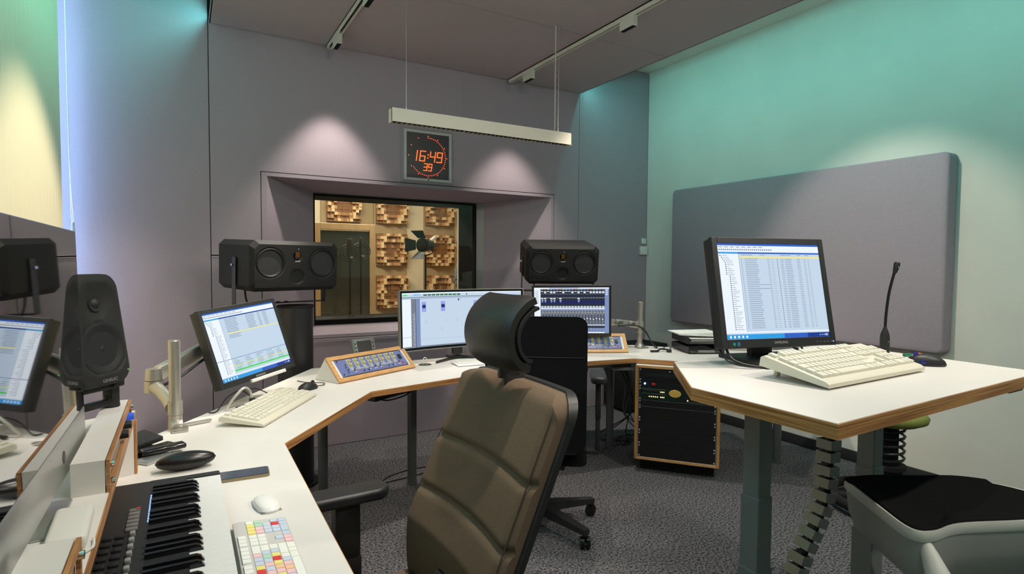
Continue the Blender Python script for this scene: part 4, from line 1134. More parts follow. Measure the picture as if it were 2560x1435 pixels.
t = thing('disk_drive', 'flat white rounded disk drive lying on the shelf below the dark screen', 'disk drive', (-0.166, 1.165, SHZ), rz=RAD(2))
b = MB(); b.box((0, 0, 0.012), (0.055, 0.145, 0.024), 0.008, 3); b.obj('casing', M_WHTM, t)
b = MB(); b.tube(spline([(0.01, -0.07, 0.008), (0.02, -0.09, 0.004), (0.035, -0.075, 0.003), (0.034, -0.04, 0.003)], 6), 0.0022, 6); b.obj('cable', M_WHTM, t)

# ================================================================ angled preamp consoles
def console(label, p0, p1, skip=False):
    p0, p1 = Vector(p0), Vector(p1); e = (p1-p0); L_ = e.length
    t = thing('preamp_console', label, 'audio console', (p0.x, p0.y, DZ), rz=math.atan2(e.y, e.x))
    yd, za, dep = 0.115, 0.118, 0.195
    for x in (0.006, L_-0.006):
        bb = MB()
        tri = [(0.0, 0.002), (yd, za), (dep, 0.002)]
        vs = [(x-0.006, y, z_) for y, z_ in tri]+[(x+0.006, y, z_) for y, z_ in tri]
        bb.add(vs, [[0, 1, 2], [5, 4, 3], [0, 3, 4, 1], [1, 4, 5, 2], [2, 5, 3, 0]]); bb.obj('side_panel', M_LAM, t, smooth=False)
    bb = MB(); bb.quad((0, yd, za), (L_, yd, za), (L_, dep, 0.002), (0, dep, 0.002)); bb.obj('back_panel', M_LAM, t, smooth=False)
    sl = math.hypot(yd, za); an = math.atan2(za, yd)
    F_ = Matrix.Translation((0, 0, 0.002)) @ Matrix.Rotation(an, 4, 'X')   # local: x along, y up the slope, z out
    F_ = F_ @ Matrix.Translation((0, 0, 0.0))
    bb = MB(); fw_ = 0.024
    bb.box((L_/2, fw_/2, 0.004), (L_, fw_, 0.012), 0.001, 1, M=F_); bb.box((L_/2, sl-fw_/2, 0.004), (L_, fw_, 0.012), 0.001, 1, M=F_)
    for x in (fw_/2, L_-fw_/2): bb.box((x, sl/2, 0.004), (fw_, sl-2*fw_, 0.012), 0.001, 1, M=F_)
    bb.obj('wood_frame', M_PLYX, t, smooth=False)
    for x in (fw_+0.009, L_-fw_-0.009):
        bb = MB(); bb.box((x, sl/2, 0.002), (0.018, sl-2*fw_, 0.006), M=F_); bb.obj('rack_rail', M_WHTM, t, smooth=False)
    px0, px1 = fw_+0.016, L_-fw_-0.016; pw = px1-px0; py0, py1 = fw_+0.006, sl-fw_-0.004
    bb = MB(); bb.box((L_/2, (py0+py1)/2, 0.005), (pw, py1-py0, 0.005), 0.0006, 1, M=F_); fp = bb.obj('faceplate', mat('panel_blue', s2l(112, 124, 176), 0.4), t, smooth=False)
    bb = MB()
    for k_ in range(8):
        x = px0+0.085+k_*0.046; bb.box((x, (py0+py1)/2+0.012, 0.0078), (0.024, (py1-py0)*0.70, 0.0006), M=F_)
    bb.obj('grey_stripe', mat('panel_grey', s2l(172, 178, 180), 0.5), fp, smooth=False)
    kn = MB(); kn.cyl((0, 0, 0), (0, 0, 0.014), 0.0066, 0.0056, n=12); kn.box((0, 0.004, 0.0145), (0.0014, 0.005, 0.001)); KM = kn.mesh('knob', mat('knob_yellow', s2l(226, 206, 110), 0.4))
    for k_ in range(8):
        for q in range(2):
            o = mobj('knob', KM, fp); o.matrix_basis = F_ @ Matrix.Translation((px0+0.085+k_*0.046, py1-0.018-q*0.026, 0.007))
    bb = MB(); rnd = random.Random(2)
    for k_ in range(8):
        for q in range(4):
            bb.mat((0, 1, 2, 0)[(k_+q) % 4]); x = px0+0.096+k_*0.046+0.012*(q % 2)
            bb.box((x, py0+0.014+0.017*(q//2), 0.0095), (0.006, 0.006, 0.006), M=F_)
        for q in range(3):
            bb.mat(3); bb.box((px0+0.098+k_*0.046+0.006, py1-0.016-0.014*q, 0.0085), (0.010, 0.004, 0.003), M=F_)
    bb.obj('push_buttons', [mat('btn_white', s2l(222, 220, 226), 0.4), mat('btn_pink', s2l(214, 150, 160), 0.4), mat('btn_navy', s2l(40, 44, 80), 0.4), mat('btn_lilac', s2l(170, 176, 206), 0.4)], fp, smooth=False)
    bb = MB()
    for (x, y) in ((px0+0.012, py0+0.010), (px0+0.012, py1-0.010), (px1-0.012, py0+0.010), (px1-0.012, py1-0.010)): bb.cyl((x, y, 0.006), (x, y, 0.012), 0.005, n=12, M=F_)
    for q in range(4): bb.cyl((px0+0.045+0.004*(q % 2), py0+0.016+0.017*q, 0.006), (px0+0.045+0.004*(q % 2), py0+0.016+0.017*q, 0.016), 0.0055, 0.0045, n=10, M=F_)
    bb.obj('screw', M_CHROME, fp)
    bb = MB(); bb.mat(0); bb.box((px1-0.036, py1-0.045, 0.011), (0.020, 0.030, 0.008), 0.001, 1, M=F_); bb.mat(1); bb.box((px1-0.036, py0+0.02, 0.009), (0.016, 0.008, 0.003), M=F_)
    bb.obj('power_switch', [M_BLK, mat('red_mark', s2l(216, 60, 60), 0.4)], fp, smooth=False)
    return t
console('wood-framed blue preamp console beside the cable grommet', (0.700, 3.012), (1.212, 3.262))
console('wood-framed blue preamp console below the mixing console monitor', (2.262, 3.348), (2.765, 3.110))
# small tilted wall terminal behind the first console
t = thing('desk_terminal', 'small grey slanted terminal box with a dark face behind the blue console', 'terminal', (0.968, 3.47, DZ), rz=RAD(16))
t.scale = (1.0, 1.0, 1.22)
b = MB(); vs = [(-0.078, -0.03, 0), (0.078, -0.03, 0), (0.078, 0.03, 0.135), (-0.078, 0.03, 0.135), (-0.078, 0.045, 0), (0.078, 0.045, 0), (0.078, 0.045, 0.135), (-0.078, 0.045, 0.135)]
b.add(vs, [[0, 1, 2, 3], [5, 4, 7, 6], [4, 0, 3, 7], [1, 5, 6, 2], [3, 2, 6, 7], [4, 5, 1, 0]]); b.obj('casing', mat('casing_grey', s2l(112, 116, 112), 0.5), t, smooth=False)
an = math.atan2(0.135, 0.06); F_ = Matrix.Translation((0, -0.0305, 0)) @ Matrix.Rotation(an, 4, 'X')
b = MB(); b.box((0.0, 0.075, 0.001), (0.095, 0.125, 0.003), M=F_); b.obj('dark_face', mat('dark_face', (0.05, 0.048, 0.045), 0.4), t, smooth=False)
b = MB()
b.box((0, 0.139, 0.002), (0.13, 0.006, 0.004), M=F_)
for s_ in (-1, 1): b.box((s_*0.058, 0.07, 0.002), (0.016, 0.135, 0.003), M=F_)
fr_ = b.obj('metal_frame', M_ALU, t, smooth=False)
b = MB()
for s_ in (-1, 1):
    for k_ in range(6): b.box((s_*0.060, 0.022+k_*0.020, 0.0040), (0.008, 0.008, 0.001), M=F_)
b.obj('frame_holes', M_BLK, fr_, smooth=False)
# cable grommet
t = thing('cable_grommet', 'round dark desk grommet with a white cable looping out of it', 'grommet', (1.303, 3.335, DZ))
b = MB(); b.lathe([(0.0, 0.0035), (0.036, 0.0035), (0.040, 0.0015), (0.041, 0.0)], 32); b.obj('cover', M_DKLEG, t)
b = MB(); b.tube(spline([(-0.010, 0, 0.003), (-0.014, 0.0, 0.025), (-0.002, 0.002, 0.045), (0.012, 0.0, 0.034), (0.013, 0, 0.003)], 6), 0.0028, 8); b.obj('cable_loop', M_WHTM, t)
# ================================================================ keyboards and desk things
def key_mesh(w_, d_, h_, tap, m, name='key'):
    bb = MB(); a, c = w_/2, d_/2; t_ = tap
    bb.add([(-a, -c, 0), (a, -c, 0), (a, c, 0), (-a, c, 0), (-a+t_, -c+t_*0.6, h_), (a-t_, -c+t_*0.6, h_), (a-t_, c-t_, h_), (-a+t_, c-t_, h_)],
           [[4, 5, 6, 7], [0, 1, 5, 4], [1, 2, 6, 5], [2, 3, 7, 6], [3, 0, 4, 7]])
    return bb.mesh(name, m, smooth=False)
ROWS = [  # (v row, [ (start, width units) ])
    (5.25, [(0, 1)]+[(2+k, 1) for k in range(4)]+[(6.5+k, 1) for k in range(4)]+[(11+k, 1) for k in range(4)]+[(15.25+k, 1) for k in range(3)]),
    (4, [(k, 1) for k in range(13)]+[(13, 2)]+[(15.25+k, 1) for k in range(3)]+[(18.5+k, 1) for k in range(4)]),
    (3, [(0, 1.5)]+[(1.5+k, 1) for k in range(12)]+[(13.5, 1.5)]+[(15.25+k, 1) for k in range(3)]+[(18.5+k, 1) for k in range(4)]),
    (2, [(0, 1.75)]+[(1.75+k, 1) for k in range(12)]+[(13.75, 1.25)]+[(18.5+k, 1) for k in range(3)]),
    (1, [(0, 1.25)]+[(1.25+k, 1) for k in range(11)]+[(12.25, 2.75), (16.25, 1)]+[(18.5+k, 1) for k in range(4)]),
    (0, [(0, 1.5), (1.5, 1), (2.5, 1.5), (4, 7), (11, 1.5), (12.5, 1), (13.5, 1.5)]+[(15.25+k, 1) for k in range(3)]+[(18.5, 2), (20.5, 1), (21.5, 1)])]
KC = {}
def pc_keyboard(label, loc, rz, W_, D_, tilt, km, bm_, hf=0.016, hb=0.030, name='computer_keyboard', palette=None, low=False, keys=True):
    t = thing(name, label, 'keyboard', loc, rot=(tilt, 0, rz))
    # local: x width 0..W, y depth 0..D (0 = front)
    bb = MB()
    prof = [(0, 0.003), (0, hf*0.7), (0.012, hf), (D_-0.012, hb), (D_, hb*0.8), (D_, 0.003)]
    n_ = len(prof); e_ = 0.006
    vs = [(0, y, z_) for y, z_ in prof]+[(e_, y, z_+0.0 if i in (0, 5) else z_+0.002) for i, (y, z_) in enumerate(prof)]+[(W_-e_, y, z_ if i in (0, 5) else z_+0.002) for i, (y, z_) in enumerate(prof)]+[(W_, y, z_) for y, z_ in prof]
    fs = [list(range(n_))[::-1], [3*n_+i for i in range(n_)]]
    for r_ in range(3):
        for i in range(n_): fs.append([r_*n_+i, r_*n_+(i+1) % n_, (r_+1)*n_+(i+1) % n_, (r_+1)*n_+i])
    bb.add(vs, fs); body = bb.obj('case', bm_, t, ang=25)
    u = (W_-0.024)/22.5; vd = (D_-0.04)/6.25 if not low else (D_-0.006)/6.25
    y0 = 0.028 if not low else 0.003
    sl = (hb-hf)/(D_-0.024)
    kh = 0.0085 if not low else 0.003
    if keys is False:
        bb = MB()
        for (rv, ks) in ROWS:
            for (a, wd_) in ks:
                y = y0+(rv+0.5)*vd; bb.box((0.012+(a+wd_/2)*u, y, hf+sl*(y-0.012)+0.004), (wd_*u-0.002, vd-0.002, 0.005))
        o = bb.obj('key_field', km, t, smooth=False); o['kind'] = 'stuff'
        return t
    for ri, (rv, ks) in enumerate(ROWS):
        for ki, (a, wd_) in enumerate(ks):
            y = y0+(rv+0.5)*vd
            m_ = km if palette is None else palette(ri, a)
            kk = (round(u, 4), round(vd, 4), wd_, m_.name, low)
            if kk not in KC: KC[kk] = key_mesh(wd_*u-0.0012, vd-0.0012, kh, 0.0022 if not low else 0.0006, m_)
            o = mobj('key', KC[kk], t, loc=(0.012+(a+wd_/2)*u, y, hf+sl*(y-0.012)+0.0015), rot=(math.atan(sl), 0, 0))
    return t
kS = pc_keyboard('chunky cream keyboard propped up on feet on the standing desk', (1.513, 0.900, SZ+0.002), RAD(1.5), 0.545, 0.215, RAD(8.0), M_CREAMK, M_CREAM, 0.018, 0.036)
for x in (0.05, 0.495):
    b = MB(); b.box((x, 0.185, -0.010), (0.020, 0.012, 0.032), 0.003); b.obj('folding_foot', M_CREAM, kS)
pc_keyboard('cream keyboard lying on the studio desk below the tilted monitor', (0.262, 2.350, DZ+0.001), RAD(57.5), 0.525, 0.178, RAD(5), M_CREAMK, M_CREAM, 0.014, 0.024)
b = MB()
pc_keyboard('flat white keyboard under the wide curved monitor', (1.455, 3.165, DZ), RAD(-3), 0.43, 0.135, RAD(2), M_WHTM, M_WHT, 0.008, 0.014, keys=False)
PALC = {'y': mat('key_yellow', s2l(244, 230, 140), 0.45), 'b': mat('key_blue', s2l(206, 218, 236), 0.45), 'p': mat('key_pink', s2l(246, 204, 208), 0.45), 'g': mat('key_green', s2l(184, 222, 200), 0.45), 'r': mat('key_red', s2l(226, 66, 70), 0.45), 'o': mat('key_orange', s2l(248, 204, 168), 0.45), 'w': mat('key_white', s2l(244, 244, 238), 0.45)}
def pal(ri, a):
    if ri == 0: return PALC['w']
    if a >= 18.4:
        return PALC[['', 'yyyw', 'ppgg', 'bbb', 'bbrb', 'bbb'][ri][min(int(a-18.5), 2 if ri in (3, 5) else 3)]]
    if a >= 15.2:
        return PALC['w'] if ri in (1, 2) else PALC['b' if ri == 4 or a > 17 else 'p']
    if a >= 13 or (ri == 5) or (ri == 4 and a > 11): return PALC['w']
    return PALC['yybbppbobpygorbp'[(int(a)*3+ri*5) % 16]]
pk = pc_keyboard('white keyboard with colour-coded shortcut keys on the desk beside the piano keyboard', (0.212, 1.050, DZ), RAD(90), 0.435, 0.118, RAD(3.0), PALC['w'], mat('kb_clear_edge', s2l(214, 210, 204), 0.3), 0.006, 0.010, palette=pal, low=True)

# white smooth mouse
def dome_mouse(t, W_, L_, H_, m, pw=2.6):
    bb = MB()
    def fnn(u, v):
        a = 2*math.pi*u; ca, sa = math.cos(a), math.sin(a)
        r = v
        x = math.copysign(abs(ca)**(2/pw), ca)*W_/2*r; y = math.copysign(abs(sa)**(2/pw), sa)*L_/2*r
        z_ = 0.006+(H_-0.006)*math.sqrt(max(0, 1-r**2.6))*(1-0.25*(y/(L_/2))**2)
        return (x, y, z_)
    bb.grid(fnn, 36, 14, cu=True)
    bb.grid(lambda u, v: (math.copysign(abs(math.cos(2*math.pi*u))**(2/pw), math.cos(2*math.pi*u))*W_/2*(0.95+0.05*v), math.copysign(abs(math.sin(2*math.pi*u))**(2/pw), math.sin(2*math.pi*u))*L_/2*(0.95+0.05*v), v*0.006), 36, 2, cu=True)
    return bb.obj('shell', m, t, ang=60)
t = thing('computer_mouse', 'smooth white mouse on the desk beyond the colour-coded keyboard', 'mouse', (0.182, 1.590, DZ), rz=RAD(8)); dome_mouse(t, 0.060, 0.112, 0.022, M_WHT)
b = MB(); b.box((0, 0, 0.001), (0.05, 0.10, 0.002)); b.obj('base', M_ALU, t, smooth=False)
t = thing('computer_mouse', 'black mouse behind the cream keyboard on the studio desk', 'mouse', (0.535, 2.955, DZ), rz=RAD(-60)); dome_mouse(t, 0.062, 0.112, 0.036, M_BLK, 2.2)
b = MB(); b.box((0, 0.050, 0.008), (0.03, 0.008, 0.006), 0.002); b.obj('red_window', mat('red_glow', (0.4, 0.02, 0.02), 0.4, emit=(1, 0.05, 0.02), es=0.4), t)
b = MB(); b.cyl((-0.004, 0.030, 0.034), (0.004, 0.030, 0.034), 0.008, n=14); b.obj('scroll_wheel', M_RUB, t)
b = MB(); b.tube(spline([(0, 0.055, 0.008), (0.0, 0.10, 0.006), (-0.05, 0.14, 0.004), (-0.12, 0.10, 0.004), (-0.2, 0.10, 0.004)], 6), 0.0022, 6); b.obj('cable', M_BLK, t)
t = thing('computer_mouse', 'black mouse with a blue glowing wheel on the standing desk', 'mouse', (2.200, 0.975, SZ), rz=RAD(40)); dome_mouse(t, 0.064, 0.120, 0.038, M_BLK, 2.2)
b = MB(); b.cyl((-0.004, 0.030, 0.036), (0.004, 0.030, 0.036), 0.008, n=14); b.obj('scroll_wheel', em('wheel_blue', (0.03, 0.08, 1.0), 0.13), t)
b = MB(); b.box((-0.031, 0.015, 0.014), (0.004, 0.014, 0.012), 0.001); b.obj('side_button', MATS['wheel_blue'], t)

# piano keyboard
pf = thing('piano_keyboard', 'black piano-style controller keyboard with long white and glossy black keys', 'keyboard', (0, 0, DZ))
yA, yB2 = 0.42, 1.715      # along y: bass end near, treble end far
b = MB(); b.box((-0.20, (yA+yB2)/2, 0.030), (0.20, yB2-yA, 0.050), 0.005); b.box((-0.105, (yA+yB2)/2, 0.046), (0.22, yB2-yA, 0.055), 0.005); b.box((0.02, (yA+yB2)/2, 0.020), (0.115, yB2-yA, 0.030), 0.003)
b.box((0.0, yB2-0.012, 0.045), (0.16, 0.024, 0.058), 0.004); b.obj('body', mat('piano_body', (0.020, 0.021, 0.023), 0.5), pf)
pitch_k = 0.0236; nW = 51
wk = MB(); wk.box((0, 0, 0), (0.150, pitch_k-0.0014, 0.016), 0.0012, 1); WKM = wk.mesh('white_key', M_WHT, smooth=False)
bk = MB(); bk.add([(-0.050, -0.006, 0), (0.050, -0.006, 0), (0.050, 0.006, 0), (-0.050, 0.006, 0), (-0.050, -0.0045, 0.014), (0.036, -0.0045, 0.014), (0.036, 0.0045, 0.014), (-0.050, 0.0045, 0.014), (0.044, -0.0048, 0.010), (0.044, 0.0048, 0.010)],
       [[4, 5, 6, 7], [0, 1, 8, 5, 4], [3, 7, 6, 9, 2], [5, 8, 9, 6], [8, 1, 2, 9], [0, 4, 7, 3]]); BKM = bk.mesh('black_key', M_BLKG, smooth=False)
y = yB2-0.026
names = 'CBAGFED'
for k_ in range(nW):
    yc = y-(k_+0.5)*pitch_k
    if yc < yA+0.02: break
    mobj('white_key', WKM, pf, loc=(0.005, yc, 0.062))
    nt_ = names[k_ % 7]
    if nt_ not in 'CF' and True:
        pass
    if nt_ in 'CF': continue
    if k_ == 0: continue
# black keys sit between B-A, A-G, G-F, E-D, D-C
    if nt_ in 'BAGED':
        yb_ = y-(k_+1)*pitch_k
        if yb_ > yA+0.03: mobj('black_key', BKM, pf, loc=(-0.020, yb_, 0.069))
rnd = random.Random(4)
b = MB()
for k_ in range(6): b.box((-0.100, 1.52-k_*0.021, 0.0755), (0.022, 0.015, 0.006), 0.002)
o = b.obj('transport_button', mat('btn_grey', s2l(120, 118, 116), 0.45), pf)
b = MB(); b.box((-0.093, 1.520, 0.0790), (0.008, 0.010, 0.002)); b.obj('red_mark', mat('red_mark2', s2l(190, 60, 60), 0.4), pf, smooth=False)
pd = MB(); pd.box((0, 0, 0), (0.016, 0.014, 0.007), 0.002); PDM = pd.mesh('pad', M_BLK)
fk = MB(); fk.box((0, 0, 0.004), (0.010, 0.014, 0.010), 0.002); FKM = fk.mesh('fader_cap', mat('fader_grey', s2l(150, 150, 148), 0.4))
for k_ in range(8):
    for q in range(4):
        bb = None
    o = mobj('fader_cap', FKM, pf, loc=(-0.096, 1.385-k_*0.031, 0.0735))
    for q in range(4): mobj('pad', PDM, pf, loc=(-0.118-q*0.021, 1.385-k_*0.031, 0.0755))
b = MB()
for k_ in range(12): b.box((-0.072, 1.60-k_*0.014, 0.0745), (0.003, 0.009, 0.001))
b.obj('light_guide', em('led_guide', (0.35, 0.55, 1.0), 1.1), pf, smooth=False)

# smartphone, glasses case, papers
t = thing('smartphone', 'smartphone with dark screen lying beside the end of the white keys', 'phone', (0.147, 1.848, DZ), rz=RAD(-3))
b = MB(); b.prism(rrect(0.145, 0.072, 0.010, 4), 0.0, 0.0085); b.obj('case_frame', mat('phone_bronze', s2l(150, 136, 108), 0.35, 0.5), t)
b = MB(); b.prism(rrect(0.139, 0.066, 0.008, 4), 0.0085, 0.0095); b.obj('screen_glass', M_BLKG, t)
t = thing('glasses_case', 'rounded black glasses case on the desk beyond the piano keyboard', 'case', (0.002, 1.995, DZ), rz=RAD(2))
b = MB()
def gcase(u, v):
    a = 2*math.pi*u; r = math.sin(math.pi*v)**0.45 if 0 < v < 1 else 0
    return (-0.082+0.164*v, math.cos(a)*0.034*r, 0.027+math.sin(a)*0.027*r)
b.grid(gcase, 24, 25, cu=True); b.obj('shell', mat('case_black', (0.012, 0.011, 0.011), 0.3), t, ang=70)
b = MB(); b.box((0, -0.0345, 0.027), (0.12, 0.001, 0.0015)); b.obj('seam', M_BLKM, t, smooth=False)
t = thing('tablet_stand', 'black folding tablet stand lying behind the swing arm post', 'stand', (-0.19, 2.225, DZ), rz=RAD(35))
b = MB(); b.box((0, 0, 0.030), (0.24, 0.10, 0.016), 0.003, rot=(RAD(6), RAD(-5), 0)); b.box((0.03, -0.06, 0.014), (0.22, 0.035, 0.012), 0.003); b.box((-0.06, 0.03, 0.060), (0.16, 0.05, 0.012), 0.003, rot=(0, RAD(12), RAD(8))); b.obj('frame', M_BLK, t)
b = MB(); b.box((0.05, -0.02, 0.008), (0.10, 0.12, 0.016), 0.003); b.obj('foot', M_BLKM, t)
t = thing('mobile_device', 'small black handset resting on a silver tray by the shelf end', 'phone', (-0.062, 2.175, DZ), rz=RAD(18))
b = MB(); b.box((-0.035, -0.03, 0.006), (0.10, 0.06, 0.010), 0.002, rot=(0, 0, RAD(25))); b.obj('tray', M_ALU, t)
b = MB(); b.box((0.0, 0.0, 0.022), (0.13, 0.042, 0.018), 0.007, 3); b.obj('handset', M_BLKG, t)

# headset cable clump behind the left cream keyboard
t = thing('cable_clump', 'bundle of grey and black cables with a plug under the tilted monitor', 'cables', (0.225, 2.715, DZ+0.003), rz=RAD(35))
b = MB(); b.tube(spline([(-0.07, 0.02, 0.007), (-0.05, 0, 0.05), (-0.01, -0.01, 0.085), (0.03, 0, 0.065), (0.035, -0.01, 0.02)], 6), 0.006, 8); b.obj('cable', M_SILVP, t)
b = MB(); b.box((0.03, -0.015, 0.018), (0.022, 0.016, 0.036), 0.003); b.tube(spline([(0.035, 0.0, 0.04), (0.0, 0.02, 0.07), (-0.06, 0.03, 0.05), (-0.11, 0.03, 0.004), (-0.14, 0.04, 0.004)], 6), 0.0028, 6)
b.tube(spline([(0.0, 0.02, 0.07), (0.09, 0.03, 0.06), (0.16, 0.02, 0.02), (0.2, 0.03, 0.004)], 6), 0.0022, 6); b.box((0, -0.02, 0.006), (0.09, 0.04, 0.012), 0.003); b.obj('plug', M_BLK, t)

# gooseneck microphone, little connectors on the standing desk
t = thing('gooseneck_microphone', 'slim black gooseneck microphone standing on the standing desk', 'microphone', (2.312, 1.165, SZ))
b = MB(); b.cyl((0, 0, 0), (0, 0, 0.062), 0.0165, n=24); b.lathe([(0.0165, 0.062), (0.015, 0.078), (0.008, 0.098), (0.0045, 0.11)], 24); b.obj('base', M_BLK, t)
b = MB(); pts = spline([(0, 0, 0.105), (0.002, -0.001, 0.16), (0.010, -0.005, 0.24), (0.026, -0.013, 0.315)], 8); b.tube(pts, 0.0048, 10); b.obj('gooseneck', M_BLKM, t)
b = MB(); b.tube([(0.026, -0.013, 0.31), (0.030, -0.015, 0.325), (0.034, -0.017, 0.345), (0.035, -0.0175, 0.352)], [0.006, 0.009, 0.011, 0.009], 14); b.obj('capsule', M_BLK, t)
b = MB(); b.box((0.031, -0.024, 0.335), (0.008, 0.003, 0.008)); b.box((0.0, -0.0165, 0.052), (0.014, 0.002, 0.003)); b.obj('badge', M_ALU, t, smooth=False)
for (nm, mm, lab, dx) in (('green', mat('plug_green', s2l(40, 120, 90), 0.5), 'small green plug lying beside the gooseneck microphone', 0.03), ('orange', mat('plug_orange', s2l(200, 90, 50), 0.5), 'small orange plug lying beside the gooseneck microphone', 0.075)):
    t = thing('cable_plug', lab, 'plug', (2.315+dx, 1.11-0.3*dx, SZ), rz=RAD(-15))
    b = MB(); b.box((0, 0, 0.006), (0.034, 0.012, 0.012), 0.003); b.obj('shell', mm, t)
    b = MB(); b.cyl((0.017, 0, 0.006), (0.028, 0, 0.006), 0.003, n=8); b.obj('pin', M_CHROME, t)
t = thing('cable_socket', 'small black cable outlet with a loose plug behind the cream keyboard on the standing desk', 'outlet', (2.02, 1.30, SZ))
b = MB(); b.box((0, 0, 0.003), (0.10, 0.08, 0.006), 0.002); b.obj('plate', M_WHTM, t)
b = MB(); b.tube(spline([(0.0, 0.0, 0.006), (0.0, 0.01, 0.03), (0.01, 0.02, 0.05)], 5), 0.004, 8); b.box((-0.02, 0.01, 0.02), (0.05, 0.02, 0.006), 0.002, rot=(0, RAD(25), 0)); b.obj('plug', M_BLK, t)

# paper trays
t = thing('paper_tray', 'two-tier black letter tray filled with papers on the studio desk', 'letter tray', (3.105, 2.865, DZ), rz=RAD(-25))
M_TR = mat('tray_black', (0.015, 0.015, 0.016), 0.4)
for lv, z0 in enumerate((0.004, 0.070)):
    b = MB(); w_, d_ = 0.265, 0.33
    b.box((w_/2, d_/2, z0+0.002), (w_, d_, 0.004))
    for x in (0.002, w_-0.002): b.box((x, d_/2, z0+0.024), (0.004, d_, 0.045))
    b.box((w_/2, d_-0.002, z0+0.024), (w_, 0.004, 0.045)); b.box((0.035, 0.002, z0+0.016), (0.07, 0.004, 0.03)); b.box((w_-0.035, 0.002, z0+0.016), (0.07, 0.004, 0.03))
    tr_ = b.obj('tray', M_TR, t, smooth=False)
    b = MB(); rnd = random.Random(lv)
    nsh = 2 if lv == 0 else 9
    for k_ in range(nsh):
        z_ = z0+0.006+k_*0.0042; dx, dy, sag = rnd.uniform(-0.004, 0.004), rnd.uniform(-0.02, 0.0), rnd.uniform(0.002, 0.006)
        b.grid(lambda u, v: (0.012+dx+u*0.235, dy+v*0.31, z_+(sag*(2*u-1)**2 if lv == 0 else sag*0.3*math.sin(u*5+k_))), 12, 2)
    b.obj('paper_sheet', M_PAPER, tr_)
b = MB()
for k_ in range(4):
    b.box((0.105-0.004*k_, 0.14+0.003*k_, 0.1265+k_*0.0055), (0.30, 0.215, 0.0045), 0.001, 1, rot=(0, RAD(2-k_), RAD(2*k_-3)))
b.obj('paper_pad', M_PAPER, t, smooth=False)
t = thing('headphone_clutter', 'small tangle of black and silver adapters beside the letter tray', 'adapters', (3.02, 3.02, DZ), rz=RAD(-20))
b = MB(); b.tube(spline([(-0.10, 0.01, 0.008), (-0.05, 0.0, 0.01), (-0.02, 0.015, 0.02), (0.02, 0.0, 0.018), (0.05, -0.02, 0.010)], 6), 0.007, 8); b.box((-0.07, 0.0, 0.008), (0.06, 0.02, 0.014), 0.003); b.box((0.03, -0.02, 0.012), (0.03, 0.03, 0.022), 0.005); b.obj('adapter', M_BLK, t)
b = MB(); b.cyl((0.0, 0.02, 0.012), (0.02, 0.035, 0.03), 0.006, n=10); b.cyl((0.04, -0.01, 0.02), (0.055, 0.0, 0.035), 0.005, n=10); b.obj('jack', M_CHROME, t)

# floor cables
def floor_cable(label, pts, r=0.004, m=M_BLK):
    bb = MB(); bb.tube(spline(pts, 8), r, 8); tag(bb.obj('floor_cable', m), label, 'cable')
floor_cable('thin black cable snaking over the carpet past the two desk legs, outer loop', [(0.55, 3.34, 0.005), (0.80, 3.42, 0.005), (0.98, 3.40, 0.005), (1.15, 3.55, 0.005), (1.40, 3.60, 0.005), (1.75, 3.50, 0.005), (2.1, 3.55, 0.005)])
floor_cable('thin black cable snaking over the carpet past the two desk legs, inner loop', [(0.58, 3.20, 0.005), (0.85, 3.30, 0.005), (1.05, 3.44, 0.005), (1.30, 3.48, 0.005), (1.6, 3.56, 0.005), (1.9, 3.46, 0.005)])
floor_cable('thin grey cable lying on the carpet near the black office chair and rack', [(2.15, 3.05, 0.005), (2.35, 3.22, 0.005), (2.62, 3.25, 0.005), (2.9, 3.45, 0.005), (3.05, 3.42, 0.005)], 0.0035, M_DKLEG)
cb = thing('cable_bundle', 'tangled bundle of cables hanging behind the rack to the carpet', 'cables', (3.02, 3.42, 0))
for k_ in range(6):
    rr = random.Random(20+k_); b = MB()
    pts = [(0.02*k_-0.1, 0.02*rr.random(), 0.62), (-0.04+0.08*rr.random(), -0.02, 0.40), (-0.06+0.08*rr.random(), -0.05, 0.22)] + [(rr.uniform(-0.22, 0.12), rr.uniform(-0.12, 0.12), 0.006+0.05*max(0, 2-q)*rr.random()) for q in range(6)]
    b.tube(spline(pts, 6), 0.0045, 7); b.obj('cable', M_BLK if k_ % 2 else M_DKLEG, cb)
